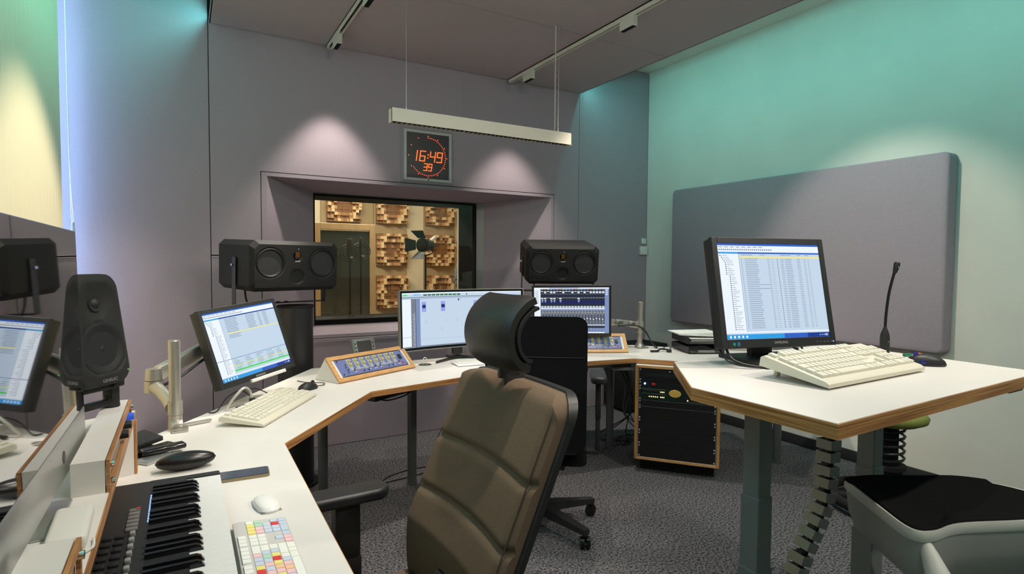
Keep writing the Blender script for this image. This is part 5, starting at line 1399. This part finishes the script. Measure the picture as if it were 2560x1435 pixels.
# ================================================================ chairs
M_BROWN = mat('fabric_brown', s2l(112, 95, 79), 0.95, var=0.12, scale=420, bump=0.5, bscale=620, spec=0.1)
M_BLKFAB = mat('fabric_black', (0.012, 0.012, 0.013), 0.95, var=0.2, scale=500, bump=0.3, bscale=600, spec=0.1)
M_LEATH = mat('leather_black', (0.020, 0.019, 0.018), 0.42, bump=0.25, bscale=500)
def cushion(mb, W_, H_, yfn, T_, rad, grooves=(), nu=25, nv=41, gd=0.010, corner=0.03):
    """slab in xz (x -W/2..W/2, z 0..H) whose front surface is y = yfn(x,z); front faces +y"""
    def ctr(u, v):
        x, z_ = (u-0.5)*W_, v*H_
        ex = W_/2-abs(x); ez = min(z_, H_-z_)
        # rounded corner clip
        if ex < corner and ez < corner:
            a, c = corner-ex, corner-ez; d_ = math.hypot(a, c)
            if d_ > corner:
                x = math.copysign(W_/2-corner+a*corner/d_, x); zz = corner-c*corner/d_; z_ = zz if z_ < H_/2 else H_-zz
                ex = W_/2-abs(x); ez = min(z_, H_-z_)
        e_ = max(0.0, min(ex, ez)); t_ = min(1, e_/rad)
        dr = (1-math.sqrt(max(0, 1-(1-t_)**2)))*rad
        g = 0.0
        for (gz, cv_) in grooves:
            g = max(g, math.exp(-((z_-gz-cv_*x*x)/0.010)**2))
        return x, z_, dr+g*gd
    def front(u, v):
        x, z_, dr = ctr(u, v); return (x, yfn(x, z_)-dr, z_)
    def back(u, v):
        x, z_, dr = ctr(u, v); return (x, yfn(x, z_)-T_, z_)
    mb.grid(front, nu, nv); mb.grid(lambda u, v: back(1-u, v), nu, nv)
    for uu in (0, 1): mb.grid(lambda t_, v: Vector(front(uu, v)).lerp(Vector(back(uu, v)), t_), 2, nv)
    for vv in (0, 1): mb.grid(lambda u, t_: Vector(front(u, vv)).lerp(Vector(back(u, vv)), t_), nu, 2)

def star_base(t, R_=0.32, rot0=0.0, m=M_BLK, n=5, hz=0.10):
    bb = MB(); bb.cyl((0, 0, 0.075), (0, 0, 0.13), 0.045, 0.038, n=20); bb.obj('base_hub', m, t)
    for k_ in range(n):
        a = rot0+2*math.pi*k_/n; d_ = Vector((math.cos(a), math.sin(a), 0)); s_ = Vector((-d_.y, d_.x, 0))
        bb = MB(); p0, p1 = d_*0.03+Vector((0, 0, 0.105)), d_*R_+Vector((0, 0, 0.082))
        vs = []
        for p, w_, h_ in ((p0, 0.030, 0.05), (p1, 0.019, 0.026)):
            for sx, sz in ((-1, -1), (1, -1), (1, 1), (-1, 1)): vs.append(p+s_*w_*sx+Vector((0, 0, h_/2*sz)))
        bb.add(vs, [[0, 1, 2, 3][::-1], [4, 5, 6, 7], [0, 1, 5, 4], [1, 2, 6, 5], [2, 3, 7, 6], [3, 0, 4, 7]]); lg_ = bb.obj('base_leg', m, t, smooth=False)
        bb = MB(); c_ = d_*(R_-0.012)+Vector((0, 0, 0.030)); ax = Vector((math.cos(a+0.9), math.sin(a+0.9), 0))
        for sg in (-1, 1): bb.cyl(c_+ax*0.006*sg, c_+ax*0.024*sg, 0.030, 0.027, n=20)
        bb.cyl(c_+Vector((0, 0, 0.0)), c_+Vector((0, 0, 0.055)), 0.008, n=10); bb.box(c_+Vector((0, 0, 0.034)), (0.03, 0.03, 0.016), 0.006); bb.obj('caster', M_BLKG, lg_)
def gas_column(t, h_, m=M_BLK):
    bb = MB(); bb.cyl((0, 0, 0.12), (0, 0, h_*0.66), 0.026, n=20); bb.cyl((0, 0, h_*0.6), (0, 0, h_), 0.016, n=16); bb.obj('gas_column', m, t)

# brown chair (local +y = forward)
bc = thing('office_chair', 'brown upholstered office chair with black leather headrest facing the piano keyboard', 'chair', (0.375, 1.390, 0), rz=RAD(91.5))
star_base(bc, 0.32, 0.4); gas_column(bc, 0.44)
def yback(x, z_):
    zz = z_+0.42
    return (-0.232-(zz-0.62)*0.44 if zz > 0.62 else -0.232+(0.62-zz)*0.10-(0.62-zz)**2*0.6)+0.30*x*x
b = MB(); cushion(b, 0.525, 0.635, yback, 0.058, 0.030, [(0.440, -0.10), (0.292, -0.10)], 33, 85, 0.013, 0.055)
b.obj('back_cushion', M_BROWN, bc, loc=(0, 0, 0.42), ang=60)
b = MB(); cushion(b, 0.545, 0.64, lambda x, z_: yback(x, z_)-0.050, 0.030, 0.012, (), 25, 41, 0, 0.07)
b.obj('back_shell', mat('shell_black', (0.022, 0.022, 0.023), 0.42), bc, loc=(0, 0, 0.42), ang=60)
b = MB(); pr = []
for i in range(0, 31):
    z_ = 0.03+i*(0.58/30); pr.append((0.2515, yback(0.2515, z_)-0.009, z_+0.42))
for s_ in (-1, 1):
    b = MB(); b.tube([(s_*p[0], p[1]-0.0012, p[2]) for p in pr], 0.0016, 6); b.obj('piping', mat('piping_brown', s2l(70, 58, 48), 0.8), bc)
b = MB(); cushion(b, 0.50, 0.49, lambda x, z_: 0.02-0.10*abs(x)**2, 0.085, 0.035, (), 21, 21, 0, 0.06)
o = b.obj('seat_cushion', M_BROWN, bc, loc=(0, -0.235, 0.478), rot=(RAD(90), 0, 0), ang=60); o.location = (0, 0.265, 0.448)
b = MB(); b.box((0, 0.0, 0.365), (0.30, 0.34, 0.05), 0.012); b.box((0, -0.23, 0.46), (0.09, 0.10, 0.16), 0.015, rot=(RAD(25), 0, 0)); b.obj('seat_mechanism', M_BLK, bc)
# headrest: curved leather pad, hard shell behind, stalk
HW = 0.255
prof = [(-0.405, 1.112), (-0.382, 1.120), (-0.363, 1.142), (-0.353, 1.172), (-0.354, 1.207), (-0.370, 1.242), (-0.400, 1.270), (-0.424, 1.281)]
prof = [(p.x, p.y) for p in spline([(a, c, 0) for a, c in prof], 4)]
def headpad(mb, off0, off1, W_):
    nP = len(prof); ring0 = []; ring1 = []
    for i in range(nP):
        a = Vector(prof[max(i-1, 0)]); c = Vector(prof[min(i+1, nP-1)]); d_ = (c-a).normalized(); nn = Vector((d_.y, -d_.x))  # towards +y front
        if nn.x < 0 and False: nn = -nn
        p = Vector(prof[i]); ring0.append(p+nn*off0); ring1.append(p+nn*off1)
    loop = ring0+ring1[::-1]; m_ = len(loop)
    NX = 13
    vs = []
    for k_ in range(NX):
        u = -1+2*k_/(NX-1); e_ = min(1, (1-abs(u))/0.10); sh_ = 1-0.35*(1-math.sqrt(max(0, 1-(1-e_)**2)))
        cyy = sum((p.x for p in loop))/m_; czz = sum((p.y for p in loop))/m_
        mid = [ (ring0[i]+ring1[i])/2 for i in range(nP)]
        mids = mid+mid[::-1]
        for p, q in zip(loop, mids):
            r_ = q+(p-q)*sh_; vs.append((u*W_/2, r_.x-0.10*(u*u)*0.25, r_.y))
    fs = []
    for k_ in range(NX-1):
        for i in range(m_): fs.append([k_*m_+i, k_*m_+(i+1) % m_, (k_+1)*m_+(i+1) % m_, (k_+1)*m_+i])
    fs += [list(range(m_))[::-1], [(NX-1)*m_+i for i in range(m_)]]
    mb.add(vs, fs)
b = MB(); headpad(b, 0.022, -0.006, HW); hd = b.obj('headrest', M_LEATH, bc, ang=50, loc=(0.02, 0, 0))
b = MB(); headpad(b, -0.007, -0.020, HW+0.006); b.obj('headrest_shell', M_BLK, hd, ang=50)
b = MB(); flat = [(0, -0.455, 1.02), (0, -0.452, 1.07), (0, -0.425, 1.11), (0, -0.39, 1.15)]
for a, c in zip(flat, flat[1:]):
    a, c = Vector(a), Vector(c); q = (c-a).to_track_quat('Z', 'X').to_matrix().to_4x4(); b.box((0, 0, 0), (0.018, 0.07, (c-a).length+0.012), 0.004, M=Matrix.Translation((a+c)/2) @ q @ Matrix.Rotation(math.pi/2, 4, 'Z') if False else Matrix.Translation((a+c)/2))
b.obj('headrest_stalk', M_BLK, hd)
for s_ in (-1, 1):
    b = MB(); b.prism([(x, y) for x, y in rrect(0.098, 0.262, 0.045, 7)], -0.034, 0.0)
    ar = b.obj('armrest_pad', M_BLK, bc, loc=(0.340 if s_ > 0 else -0.385, -0.055, 0.694), ang=40)
    md = ar.modifiers.new('bevel', 'BEVEL'); md.width = 0.010; md.segments = 3; md.limit_method = 'ANGLE'
    b = MB(); b.box((0, 0, -0.13), (0.055, 0.080, 0.20), 0.012); b.box((0, 0.0, -0.245), (0.06, 0.085, 0.10), 0.012); b.box((-s_*0.10, 0, -0.305), (0.26, 0.07, 0.03), 0.010); b.obj('armrest_post', M_BLK, ar)

# black chair further back, facing the desk
kc = thing('office_chair', 'black high-backed office chair turned away at the middle of the studio desk', 'chair', (1.615, 2.500, 0), rz=RAD(-36))
star_base(kc, 0.335, RAD(30)); gas_column(kc, 0.44)
def yb2(x, z_): return -0.225-(z_)*0.10+0.25*x*x
b = MB(); cushion(b, 0.47, 0.64, yb2, 0.07, 0.02, (), 21, 31, 0, 0.05); b.obj('back_cushion', M_BLKFAB, kc, loc=(0, 0, 0.50), ang=60)
b = MB(); cushion(b, 0.475, 0.65, lambda x, z_: yb2(x, z_)-0.060, 0.025, 0.012, [(0.46, 0)], 21, 41, -0.004, 0.05); b.obj('back_shell', M_BLKFAB, kc, loc=(0, 0, 0.495), ang=60)
b = MB(); b.tube([(x/10*0.225, -0.225-0.46*0.10+0.25*(x/10*0.225)**2-0.0865, 0.955) for x in range(-10, 11)], 0.002, 6); b.obj('back_seam', mat('seam_grey', (0.03, 0.03, 0.03), 0.8), kc)
b = MB(); cushion(b, 0.49, 0.48, lambda x, z_: 0.02-0.10*abs(x)**2, 0.085, 0.03, (), 17, 17, 0, 0.06); b.obj('seat_cushion', M_BLKFAB, kc, loc=(0, 0.26, 0.47), rot=(RAD(90), 0, 0), ang=60)
b = MB(); b.box((0, 0.0, 0.38), (0.28, 0.32, 0.05), 0.012); b.box((0, -0.22, 0.46), (0.09, 0.10, 0.18), 0.015, rot=(RAD(20), 0, 0)); b.obj('seat_mechanism', M_BLK, kc)
for s_ in (-1, 1):
    b = MB(); b.prism(rrect(0.082, 0.25, 0.036, 6), -0.035, 0.0)
    ar = b.obj('armrest_pad', M_BLK, kc, loc=(s_*0.305, 0.03, 0.815), ang=40); md = ar.modifiers.new('bevel', 'BEVEL'); md.width = 0.010; md.segments = 3; md.limit_method = 'ANGLE'
    b = MB(); b.box((0, -0.02, -0.13), (0.028, 0.045, 0.21), 0.006); b.box((0, -0.02, -0.31), (0.024, 0.038, 0.20), 0.006); b.box((-s_*0.09, -0.02, -0.408), (0.20, 0.04, 0.026), 0.008); b.obj('armrest_post', M_BLK, ar)

# white-shelled stool with black seat
ws = thing('high_stool', 'white-shelled high stool with black upholstered seat under the standing desk', 'stool', (1.955, 0.795, 0))
rim = [(1.832, 1.030, 0.700), (1.735, 0.880, 0.692), (1.668, 0.765, 0.688), (1.700, 0.722, 0.690), (1.790, 0.700, 0.699), (1.950, 0.622, 0.703), (2.100, 0.560, 0.702), (2.225, 0.580, 0.698), (2.262, 0.740, 0.694), (2.190, 0.860, 0.696), (2.060, 0.930, 0.698), (1.930, 1.000, 0.700)]
rim = [Vector(p)-Vector((1.955, 0.795, 0)) for p in rim]
rs = spline(rim+[rim[0]], 6)[:-1]; n = len(rs)
ctr_ = Vector((0.0, 0.0, 0.0))
def ringp(k_, dz):  # scaled ring about the seat centre
    return [Vector((p.x*k_, p.y*k_, p.z+dz)) for p in rs]
def loft(mb, rings, cap=True):
    vs = []; m_ = len(rings[0])
    for r_ in rings: vs += r_
    fs = []
    for a in range(len(rings)-1):
        for i in range(m_): fs.append([a*m_+i, a*m_+(i+1) % m_, (a+1)*m_+(i+1) % m_, (a+1)*m_+i])
    if cap: fs.append([(len(rings)-1)*m_+i for i in range(m_)])
    mb.add(vs, fs)
def edgecut(p):  # the far side has no white lip
    return p
b = MB(); loft(b, [ringp(0.93, -0.006), ringp(0.955, 0.001), ringp(0.985, 0.002), ringp(1.0, -0.006), ringp(1.0, -0.020), ringp(0.985, -0.028), ringp(0.90, -0.03)], cap=False); b.obj('shell_rim', M_WHTM, ws, ang=50)
b = MB(); loft(b, [ringp(0.975, -0.026), ringp(0.95, -0.09), ringp(0.86, -0.15), ringp(0.55, -0.20), ringp(0.15, -0.21)]); b.obj('under_shell', mat('shell_grey', s2l(176, 176, 172), 0.5), ws, ang=50)
b = MB(); R1, R2, R3, R4, R5 = ringp(0.945, -0.003), ringp(0.93, 0.004), ringp(0.85, 0.000), ringp(0.5, -0.022), ringp(0.1, -0.030)
for R_ in (R1, R2):
    for i, p in enumerate(R_):
        if p.y > 0.0 and p.x > -0.13: R_[i] = Vector((p.x*1.065, p.y*1.065, p.z+0.006))
loft(b, [R1, R2, R3, R4, R5]); b.obj('seat_pad', M_BLKFAB, ws, ang=60)
for s_ in (-1, 1):
    b = MB(); b.tube(spline([(s_*0.245, -0.045, 0.672), (s_*0.268, -0.080, 0.62), (s_*0.300, -0.130, 0.55), (s_*0.310, -0.150, 0.48), (s_*0.22, -0.11, 0.42), (0, 0, 0.41)], 5), [0.004, 0.008, 0.012, 0.016, 0.020, 0.023, 0.026, 0.029]+[0.031]*18, 14); b.obj('support_strut', M_WHTM, ws)
star_base(ws, 0.27, 0.3, M_WHTM); gas_column(ws, 0.50)

# spring stool between the standing desk and the wall
sp = thing('spring_stool', 'black spring-column stool with ring foot and olive green seat beside the wall', 'stool', (3.470, 1.712, 0))
b = MB(); pts = [(0.285*math.cos(2*math.pi*k_/36), 0.285*math.sin(2*math.pi*k_/36), 0.055) for k_ in range(36)]
b.tube(pts, 0.028, 12, closed=True)
for a in (0.3, 2.4, 4.5): b.box((0.14*math.cos(a), 0.14*math.sin(a), 0.055), (0.28, 0.05, 0.03), 0.008, rot=(0, 0, a))
b.obj('ring_base', M_BLKM, sp)
for k_ in range(6):
    a = 2*math.pi*k_/6; b = MB(); b.cyl((0.285*math.cos(a), 0.285*math.sin(a), 0), (0.285*math.cos(a), 0.285*math.sin(a), 0.03), 0.018, n=12); b.obj('glide', M_RUB, sp)
b = MB(); b.cyl((0, 0, 0.04), (0, 0, 0.235), 0.075, n=28); b.lathe([(0.075, 0.235), (0.092, 0.24), (0.092, 0.262), (0.07, 0.266)], 28); b.cyl((0, 0, 0.2), (0, 0, 0.50), 0.052, n=24); b.obj('column', M_BLKM, sp)
b = MB(); pts = [(0.080*math.cos(t_*0.5236), 0.080*math.sin(t_*0.5236), 0.270+t_*0.00345) for t_ in range(0, 60)]; b.tube(pts, 0.0075, 8); b.obj('coil_spring', M_BLKMET, sp)
b = MB(); b.lathe([(0.05, 0.485), (0.14, 0.497), (0.185, 0.520), (0.192, 0.545), (0.175, 0.565), (0.10, 0.575), (0, 0.572)], 36); b.obj('seat_pad', mat('olive_fabric', s2l(128, 132, 62), 0.85, var=0.1, scale=200), sp, ang=60)
# ================================================================ things in the studio beyond the glass
M_WB = []
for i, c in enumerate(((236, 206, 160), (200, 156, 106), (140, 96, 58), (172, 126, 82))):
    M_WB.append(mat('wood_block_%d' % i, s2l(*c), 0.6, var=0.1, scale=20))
M_TAN = mat('tan_panel', s2l(172, 148, 112), 0.7, var=0.06, scale=6)
def diffuser(label, x0, z0, w_, h_, seed, group):
    t = thing('wood_diffuser', label, 'diffuser', (x0+w_/2, SY1-0.03, z0))
    bb = MB(); bb.box((0, -0.01, h_/2), (w_, 0.02, h_)); bb.obj('backboard', M_WB[2], t, smooth=False)
    bb = MB(); rnd_ = random.Random(seed); n_ = 11; s = w_/n_; m_ = max(1, round(h_/s)); sz = h_/m_
    for i in range(n_):
        for j in range(m_):
            ii, jj = min(i, n_-1-i), j % 11; jj = min(jj, 10-jj)
            v = ((ii*ii+jj*jj*3+ii*jj) % 11)/10.0
            if rnd_.random() < 0.12: v = rnd_.random()
            if 2 < i < 8 and 3 < (j % 11) < 7: v *= 0.3
            d_ = 0.012+0.10*v
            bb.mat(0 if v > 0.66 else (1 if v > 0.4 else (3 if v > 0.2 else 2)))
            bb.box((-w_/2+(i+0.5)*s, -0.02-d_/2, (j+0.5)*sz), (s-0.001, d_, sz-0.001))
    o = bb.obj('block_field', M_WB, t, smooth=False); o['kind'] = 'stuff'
cols = ((1.70, 0.45, 'above the wooden framed panel'), (2.375, 0.455, 'left of the bare wall strip'), (3.11, 0.46, 'behind the stage light'))
sd_ = 0
for ci, (x0, w_, where) in enumerate(cols):
    for ri, (z0, h_, rn) in enumerate(((1.93, 0.46, 'upper'), (1.335, 0.455, 'middle'), (0.735, 0.46, 'lower'))):
        if ci == 0 and ri > 0: continue
        sd_ += 1
        diffuser('%s brown wooden block diffuser %s' % (rn, ('above the wooden framed panel', 'between the framed panel and the bare wall strip', 'behind the stage light')[ci]), x0, z0, w_, h_, sd_, None)
for k_, (x0, x1) in enumerate(((1.62, 2.345), (2.345, 2.835), (3.09, 3.60))):
    b = MB(); b.box(((x0+x1)/2, SY1-0.0135, 1.55), (x1-x0-0.01, 0.027, 2.4), 0.003, 1)
    tag(b.obj('wall_board', M_TAN), ('tan wall board behind the wooden framed panel', 'tan wall board carrying the diffusers by the bare wall strip', 'tan wall board carrying the diffusers behind the stage light')[k_], 'board')
# wooden framed glass panel
t = thing('framed_screen', 'wooden framed screen with dark glass standing in the studio', 'screen', (1.60, 6.55, 0))
b = MB(); fx, fz = 0.67, 1.815
for s_ in (-1, 1): b.box((s_*(fx/2-0.03), 0, fz/2), (0.06, 0.05, fz), 0.003, 1)
b.box((0, 0, fz-0.035), (fx-0.12, 0.05, 0.07), 0.003, 1); b.box((0, 0, 0.06), (fx-0.12, 0.05, 0.12), 0.003, 1)
b.obj('wood_frame', mat('pale_wood', s2l(206, 172, 128), 0.5, var=0.1, scale=12, stretch=(6, 6, 1)), t, smooth=False)
b = MB(); b.box((0, 0.0, fz/2), (fx-0.12, 0.01, fz-0.16)); b.obj('glass_panel', mat('grey_glass', s2l(74, 74, 66), 0.16), t, smooth=False)
for s_ in (-1, 1):
    b = MB(); b.box((s_*0.28, 0, 0.012), (0.06, 0.42, 0.024), 0.004); b.obj('foot', M_DKLEG, t)
# microphones on stands
def mic_stand(label, x, y, zt, big):
    t_ = thing('studio_microphone', label, 'microphone', (x, y, 0))
    bb = MB(); bb.cyl((0, 0, 0.02), (0, 0, zt-0.12), 0.011, n=12); bb.lathe([(0.068, 0), (0.068, 0.012), (0.03, 0.022)], 28); bb.obj('stand', M_BLKMET, t_)
    bb = MB()
    for s_ in (0.105, 0.075):
        bb.tube([(s_*math.cos(a*0.3142), 0, zt-0.08+s_*0.9*math.sin(a*0.3142)) for a in range(20)], 0.004, 6, closed=True)
    bb.obj('shock_mount', M_BLKMET, t_)
    bb = MB(); bb.cyl((0, 0, zt-0.12), (0, 0, zt-0.01), 0.036 if big else 0.018, n=18); bb.lathe([(0.036 if big else 0.018, zt-0.01), (0.037 if big else 0.019, zt+0.04), (0.028 if big else 0.014, zt+0.07), (0, zt+0.078)], 18); bb.obj('capsule', mat('mic_grille', s2l(70, 66, 58), 0.4, 0.5), t_)
    bb = MB(); bb.lathe([(0, 0.018), (0.016, 0.012), (0.018, 0.0), (0.012, -0.01)], 14, Matrix.Translation((0.01, -0.03, zt-0.13))); bb.obj('bright_knob', M_CHROME, t_)
mic_stand('tall studio microphone on a stand in a ring mount before the framed screen', 1.56, 6.18, 1.56, True)
mic_stand('slimmer studio microphone on a stand beside the ring-mounted microphone', 1.70, 6.26, 1.58, False)
# stage light with barn doors
t = thing('stage_light', 'dark green-black stage light with open barn doors on a thin stand', 'stage light', (2.33, 5.95, 0))
b = MB(); b.cyl((0, 0, 0.02), (0, 0, 1.46), 0.011, n=12)
for k_ in range(3):
    a = 2*math.pi*k_/3+0.4; b.tube([(0, 0, 0.45), (0.32*math.cos(a), 0.32*math.sin(a), 0.012)], 0.009, 8)
b.obj('tripod', M_BLKMET, t)
M_SLT = mat('stage_green_black', (0.010, 0.022, 0.020), 0.4)
Hm = Matrix.Translation((0, 0, 1.575)) @ Matrix.Rotation(RAD(-55), 4, 'Z')
b = MB(); b.cyl((0, -0.07, 0), (0, 0.10, 0), 0.078, 0.060, n=20, M=Hm); b.cyl((0, 0.10, 0), (0, 0.14, 0), 0.05, 0.02, n=20, M=Hm); b.obj('lamp_housing', M_SLT, t)
b = MB(); b.cyl((0, -0.071, 0), (0, -0.075, 0), 0.062, n=20, M=Hm); b.obj('lens', M_BLKG, t)
b = MB(); b.tube([(0.085, 0.0, 0.0), (0.09, 0, -0.09), (0.0, 0, -0.115), (-0.09, 0, -0.09), (-0.085, 0, 0)], 0.007, 8, M=Hm); b.obj('yoke', M_BLKMET, t)
for k_, (ang_, rl) in enumerate(((0, 'x'), (90, 'z'), (180, 'x'), (270, 'z'))):
    R_ = Hm @ Matrix.Rotation(RAD(ang_), 4, 'Y')
    b = MB(); b.add([(0.075, -0.075, -0.05), (0.075, -0.075, 0.05), (0.150, -0.17, 0.078), (0.150, -0.17, -0.078), (0.078, -0.074, -0.05), (0.078, -0.074, 0.05), (0.153, -0.169, 0.078), (0.153, -0.169, -0.078)], [[0, 1, 2, 3], [7, 6, 5, 4], [0, 4, 5, 1], [1, 5, 6, 2], [2, 6, 7, 3], [3, 7, 4, 0]], R_); b.obj('barn_door', M_SLT, t, smooth=False)
b = MB(); b.cyl((0.03, 0.06, 0.05), (0.06, 0.10, 0.09), 0.02, n=12, M=Hm); b.obj('bright_vent', M_CHROME, t)

# person in the studio, mostly behind the window edge
ps = thing('person', 'person in a mottled blue pullover and dark trousers standing in the studio', 'person', (3.02, 6.15, 0), rz=RAD(-60))
def skin_fig(name, verts, edges, radii, m, parent, root=0, sub=2):
    me = bpy.data.meshes.new(name); me.from_pydata(verts, edges, []); me.materials.append(m)
    o = bpy.data.objects.new(name, me); COL.objects.link(o); o.parent = parent
    md = o.modifiers.new('skin', 'SKIN'); md.use_smooth_shade = True
    for i, r_ in enumerate(radii):
        me.skin_vertices[0].data[i].radius = r_ if isinstance(r_, tuple) else (r_, r_)
        me.skin_vertices[0].data[i].use_root = (i == root)
    s_ = o.modifiers.new('sub', 'SUBSURF'); s_.levels = sub; s_.render_levels = sub
    return o
V = [(0, 0, 0.94), (0, 0, 1.12), (0, 0, 1.32), (0, 0.0, 1.43), (0, 0.01, 1.53), (0, 0.02, 1.60), (0, 0.03, 1.70), (0, 0.03, 1.76),
     (0.17, 0, 1.42), (0.23, 0.0, 1.16), (0.22, 0.10, 0.95), (0.215, 0.15, 0.87), (-0.17, 0, 1.42), (-0.23, 0.0, 1.16), (-0.22, 0.10, 0.95), (-0.215, 0.15, 0.87),
     (0.09, 0, 0.86), (0.10, 0.01, 0.48), (0.10, -0.02, 0.09), (0.10, 0.12, 0.04), (-0.09, 0, 0.86), (-0.10, 0.01, 0.48), (-0.10, -0.02, 0.09), (-0.10, 0.12, 0.04)]
E_ = [(0, 1), (1, 2), (2, 3), (3, 4), (4, 5), (5, 6), (6, 7), (3, 8), (8, 9), (9, 10), (10, 11), (3, 12), (12, 13), (13, 14), (14, 15), (0, 16), (16, 17), (17, 18), (18, 19), (0, 20), (20, 21), (21, 22), (22, 23)]
Rr_ = [(0.16, 0.11), (0.15, 0.10), (0.17, 0.11), (0.13, 0.09), 0.055, (0.075, 0.09), (0.078, 0.10), 0.05, 0.065, 0.05, 0.038, 0.03, 0.065, 0.05, 0.038, 0.03, 0.09, 0.06, 0.04, 0.035, 0.09, 0.06, 0.04, 0.035]
pm = bpy.data.materials.new('person_clothing'); pm.use_nodes = True
nt = pm.node_tree; bs = nt.nodes['Principled BSDF']; bs.inputs['Roughness'].default_value = 0.9
tc = nt.nodes.new('ShaderNodeTexCoord'); sx = nt.nodes.new('ShaderNodeSeparateXYZ'); nt.links.new(tc.outputs['Object'], sx.inputs[0])
nz = nt.nodes.new('ShaderNodeTexNoise'); nz.inputs['Scale'].default_value = 60; nt.links.new(tc.outputs['Object'], nz.inputs['Vector'])
r1 = nt.nodes.new('ShaderNodeValToRGB'); r1.color_ramp.elements[0].position = 0.4; r1.color_ramp.elements[1].position = 0.6; r1.color_ramp.elements[0].color = (*s2l(52, 78, 104), 1); r1.color_ramp.elements[1].color = (*s2l(120, 158, 186), 1); nt.links.new(nz.outputs['Fac'], r1.inputs[0])
r2 = nt.nodes.new('ShaderNodeValToRGB'); r2.color_ramp.interpolation = 'CONSTANT'
r2.color_ramp.elements[0].position = 0.0; r2.color_ramp.elements[0].color = (0.02, 0.022, 0.03, 1); r2.color_ramp.elements[1].position = 0.5; r2.color_ramp.elements[1].color = (1, 1, 1, 1); e3 = r2.color_ramp.elements.new(0.745); e3.color = (0.5, 0.3, 0.22, 1)
ml = nt.nodes.new('ShaderNodeMath'); ml.operation = 'MULTIPLY'; ml.inputs[1].default_value = 0.5; nt.links.new(sx.outputs['Z'], ml.inputs[0]); nt.links.new(ml.outputs[0], r2.inputs[0])
mm = nt.nodes.new('ShaderNodeMix'); mm.data_type = 'RGBA'; mm.blend_type = 'MULTIPLY'; mm.inputs[0].default_value = 1.0
nt.links.new(r1.outputs[0], mm.inputs[6]); nt.links.new(r2.outputs[0], mm.inputs[7]); nt.links.new(mm.outputs[2], bs.inputs['Base Color'])
skin_fig('body', V, E_, Rr_, pm, ps)
M_SKIN = mat('skin', s2l(214, 164, 138), 0.6); M_HAIR = mat('hair_brown', s2l(60, 44, 34), 0.7)
b = MB(); b.grid(lambda u, v: (0.083*math.cos(2*math.pi*u)*math.sin(math.pi*v), 0.03+0.100*math.sin(2*math.pi*u)*math.sin(math.pi*v), 1.665-0.125*math.cos(math.pi*v)), 24, 15, cu=True)
b.add([(-0.014, 0.125, 1.645), (0.014, 0.125, 1.645), (0, 0.158, 1.638), (0, 0.125, 1.69)], [[0, 1, 2], [0, 2, 3], [1, 3, 2]])
hd_ = b.obj('head', M_SKIN, ps, ang=60)
b = MB(); b.grid(lambda u, v: (0.092*math.cos(2*math.pi*u)*math.sin(math.pi*v), 0.018+0.106*math.sin(2*math.pi*u)*math.sin(math.pi*v), 1.685+0.118*math.cos(math.pi*v)), 24, 12, cu=True)
b.v = [Vector((p.x, min(p.y, 0.018+0.06 if p.z < 1.72 else p.y), max(p.z, 1.60))) for p in b.v]; b.obj('hair', M_HAIR, hd_, ang=60)
b = MB()
for s_ in (-1, 1): b.cyl((s_*0.03, 0.118, 1.67), (s_*0.03, 0.127, 1.67), 0.010, n=10)
b.box((0, 0.118, 1.605), (0.045, 0.012, 0.008), 0.002); b.obj('face_features', mat('eye_dark', (0.05, 0.03, 0.025), 0.4), hd_)
for s_ in (-1, 1):
    hv = [(s_*0.215, 0.15, 0.87), (s_*0.213, 0.165, 0.81)]
    b = MB(); b.tube([(s_*0.215, 0.14, 0.89), (s_*0.215, 0.155, 0.84), (s_*0.213, 0.165, 0.79)], [0.026, 0.036, 0.032], 10)
    for k_ in range(4):
        y_ = 0.140+0.017*k_; L_ = (0.06, 0.072, 0.075, 0.066)[k_]
        b.tube([(s_*0.213, y_, 0.80), (s_*0.210, y_+0.006, 0.80-L_*0.6), (s_*0.195, y_+0.008, 0.80-L_)], [0.0095, 0.009, 0.007], 8)
    b.tube([(s_*0.20, 0.185, 0.84), (s_*0.195, 0.205, 0.80), (s_*0.19, 0.205, 0.77)], [0.012, 0.010, 0.008], 8); b.obj('hand', M_SKIN, ps)

# look-alikes share a group
GR_ = {'wood_diffuser': 'wooden diffusers on the studio wall', 'wall_board': 'tan boards on the studio wall', 'track_light': 'ceiling light tracks', 'studio_speaker': 'main studio speakers',
       'speaker_column': 'speaker columns', 'preamp_console': 'blue preamp consoles', 'monitor_arm': 'silver monitor arms', 'floor_cable': 'cables on the carpet', 'studio_microphone': 'studio microphones',
       'computer_keyboard': 'computer keyboards', 'computer_mouse': 'computer mice', 'computer_monitor': 'flat computer monitors', 'office_chair': 'office chairs', 'rack_box': 'rack boxes on the shelf',
       'wall_switch': 'wall boxes in the corner', 'cable_plug': 'small plugs on the standing desk'}
for o in list(COL.objects):
    if o.parent is None and o.name.split('.')[0] in GR_:
        o['group'] = GR_[o.name.split('.')[0]]
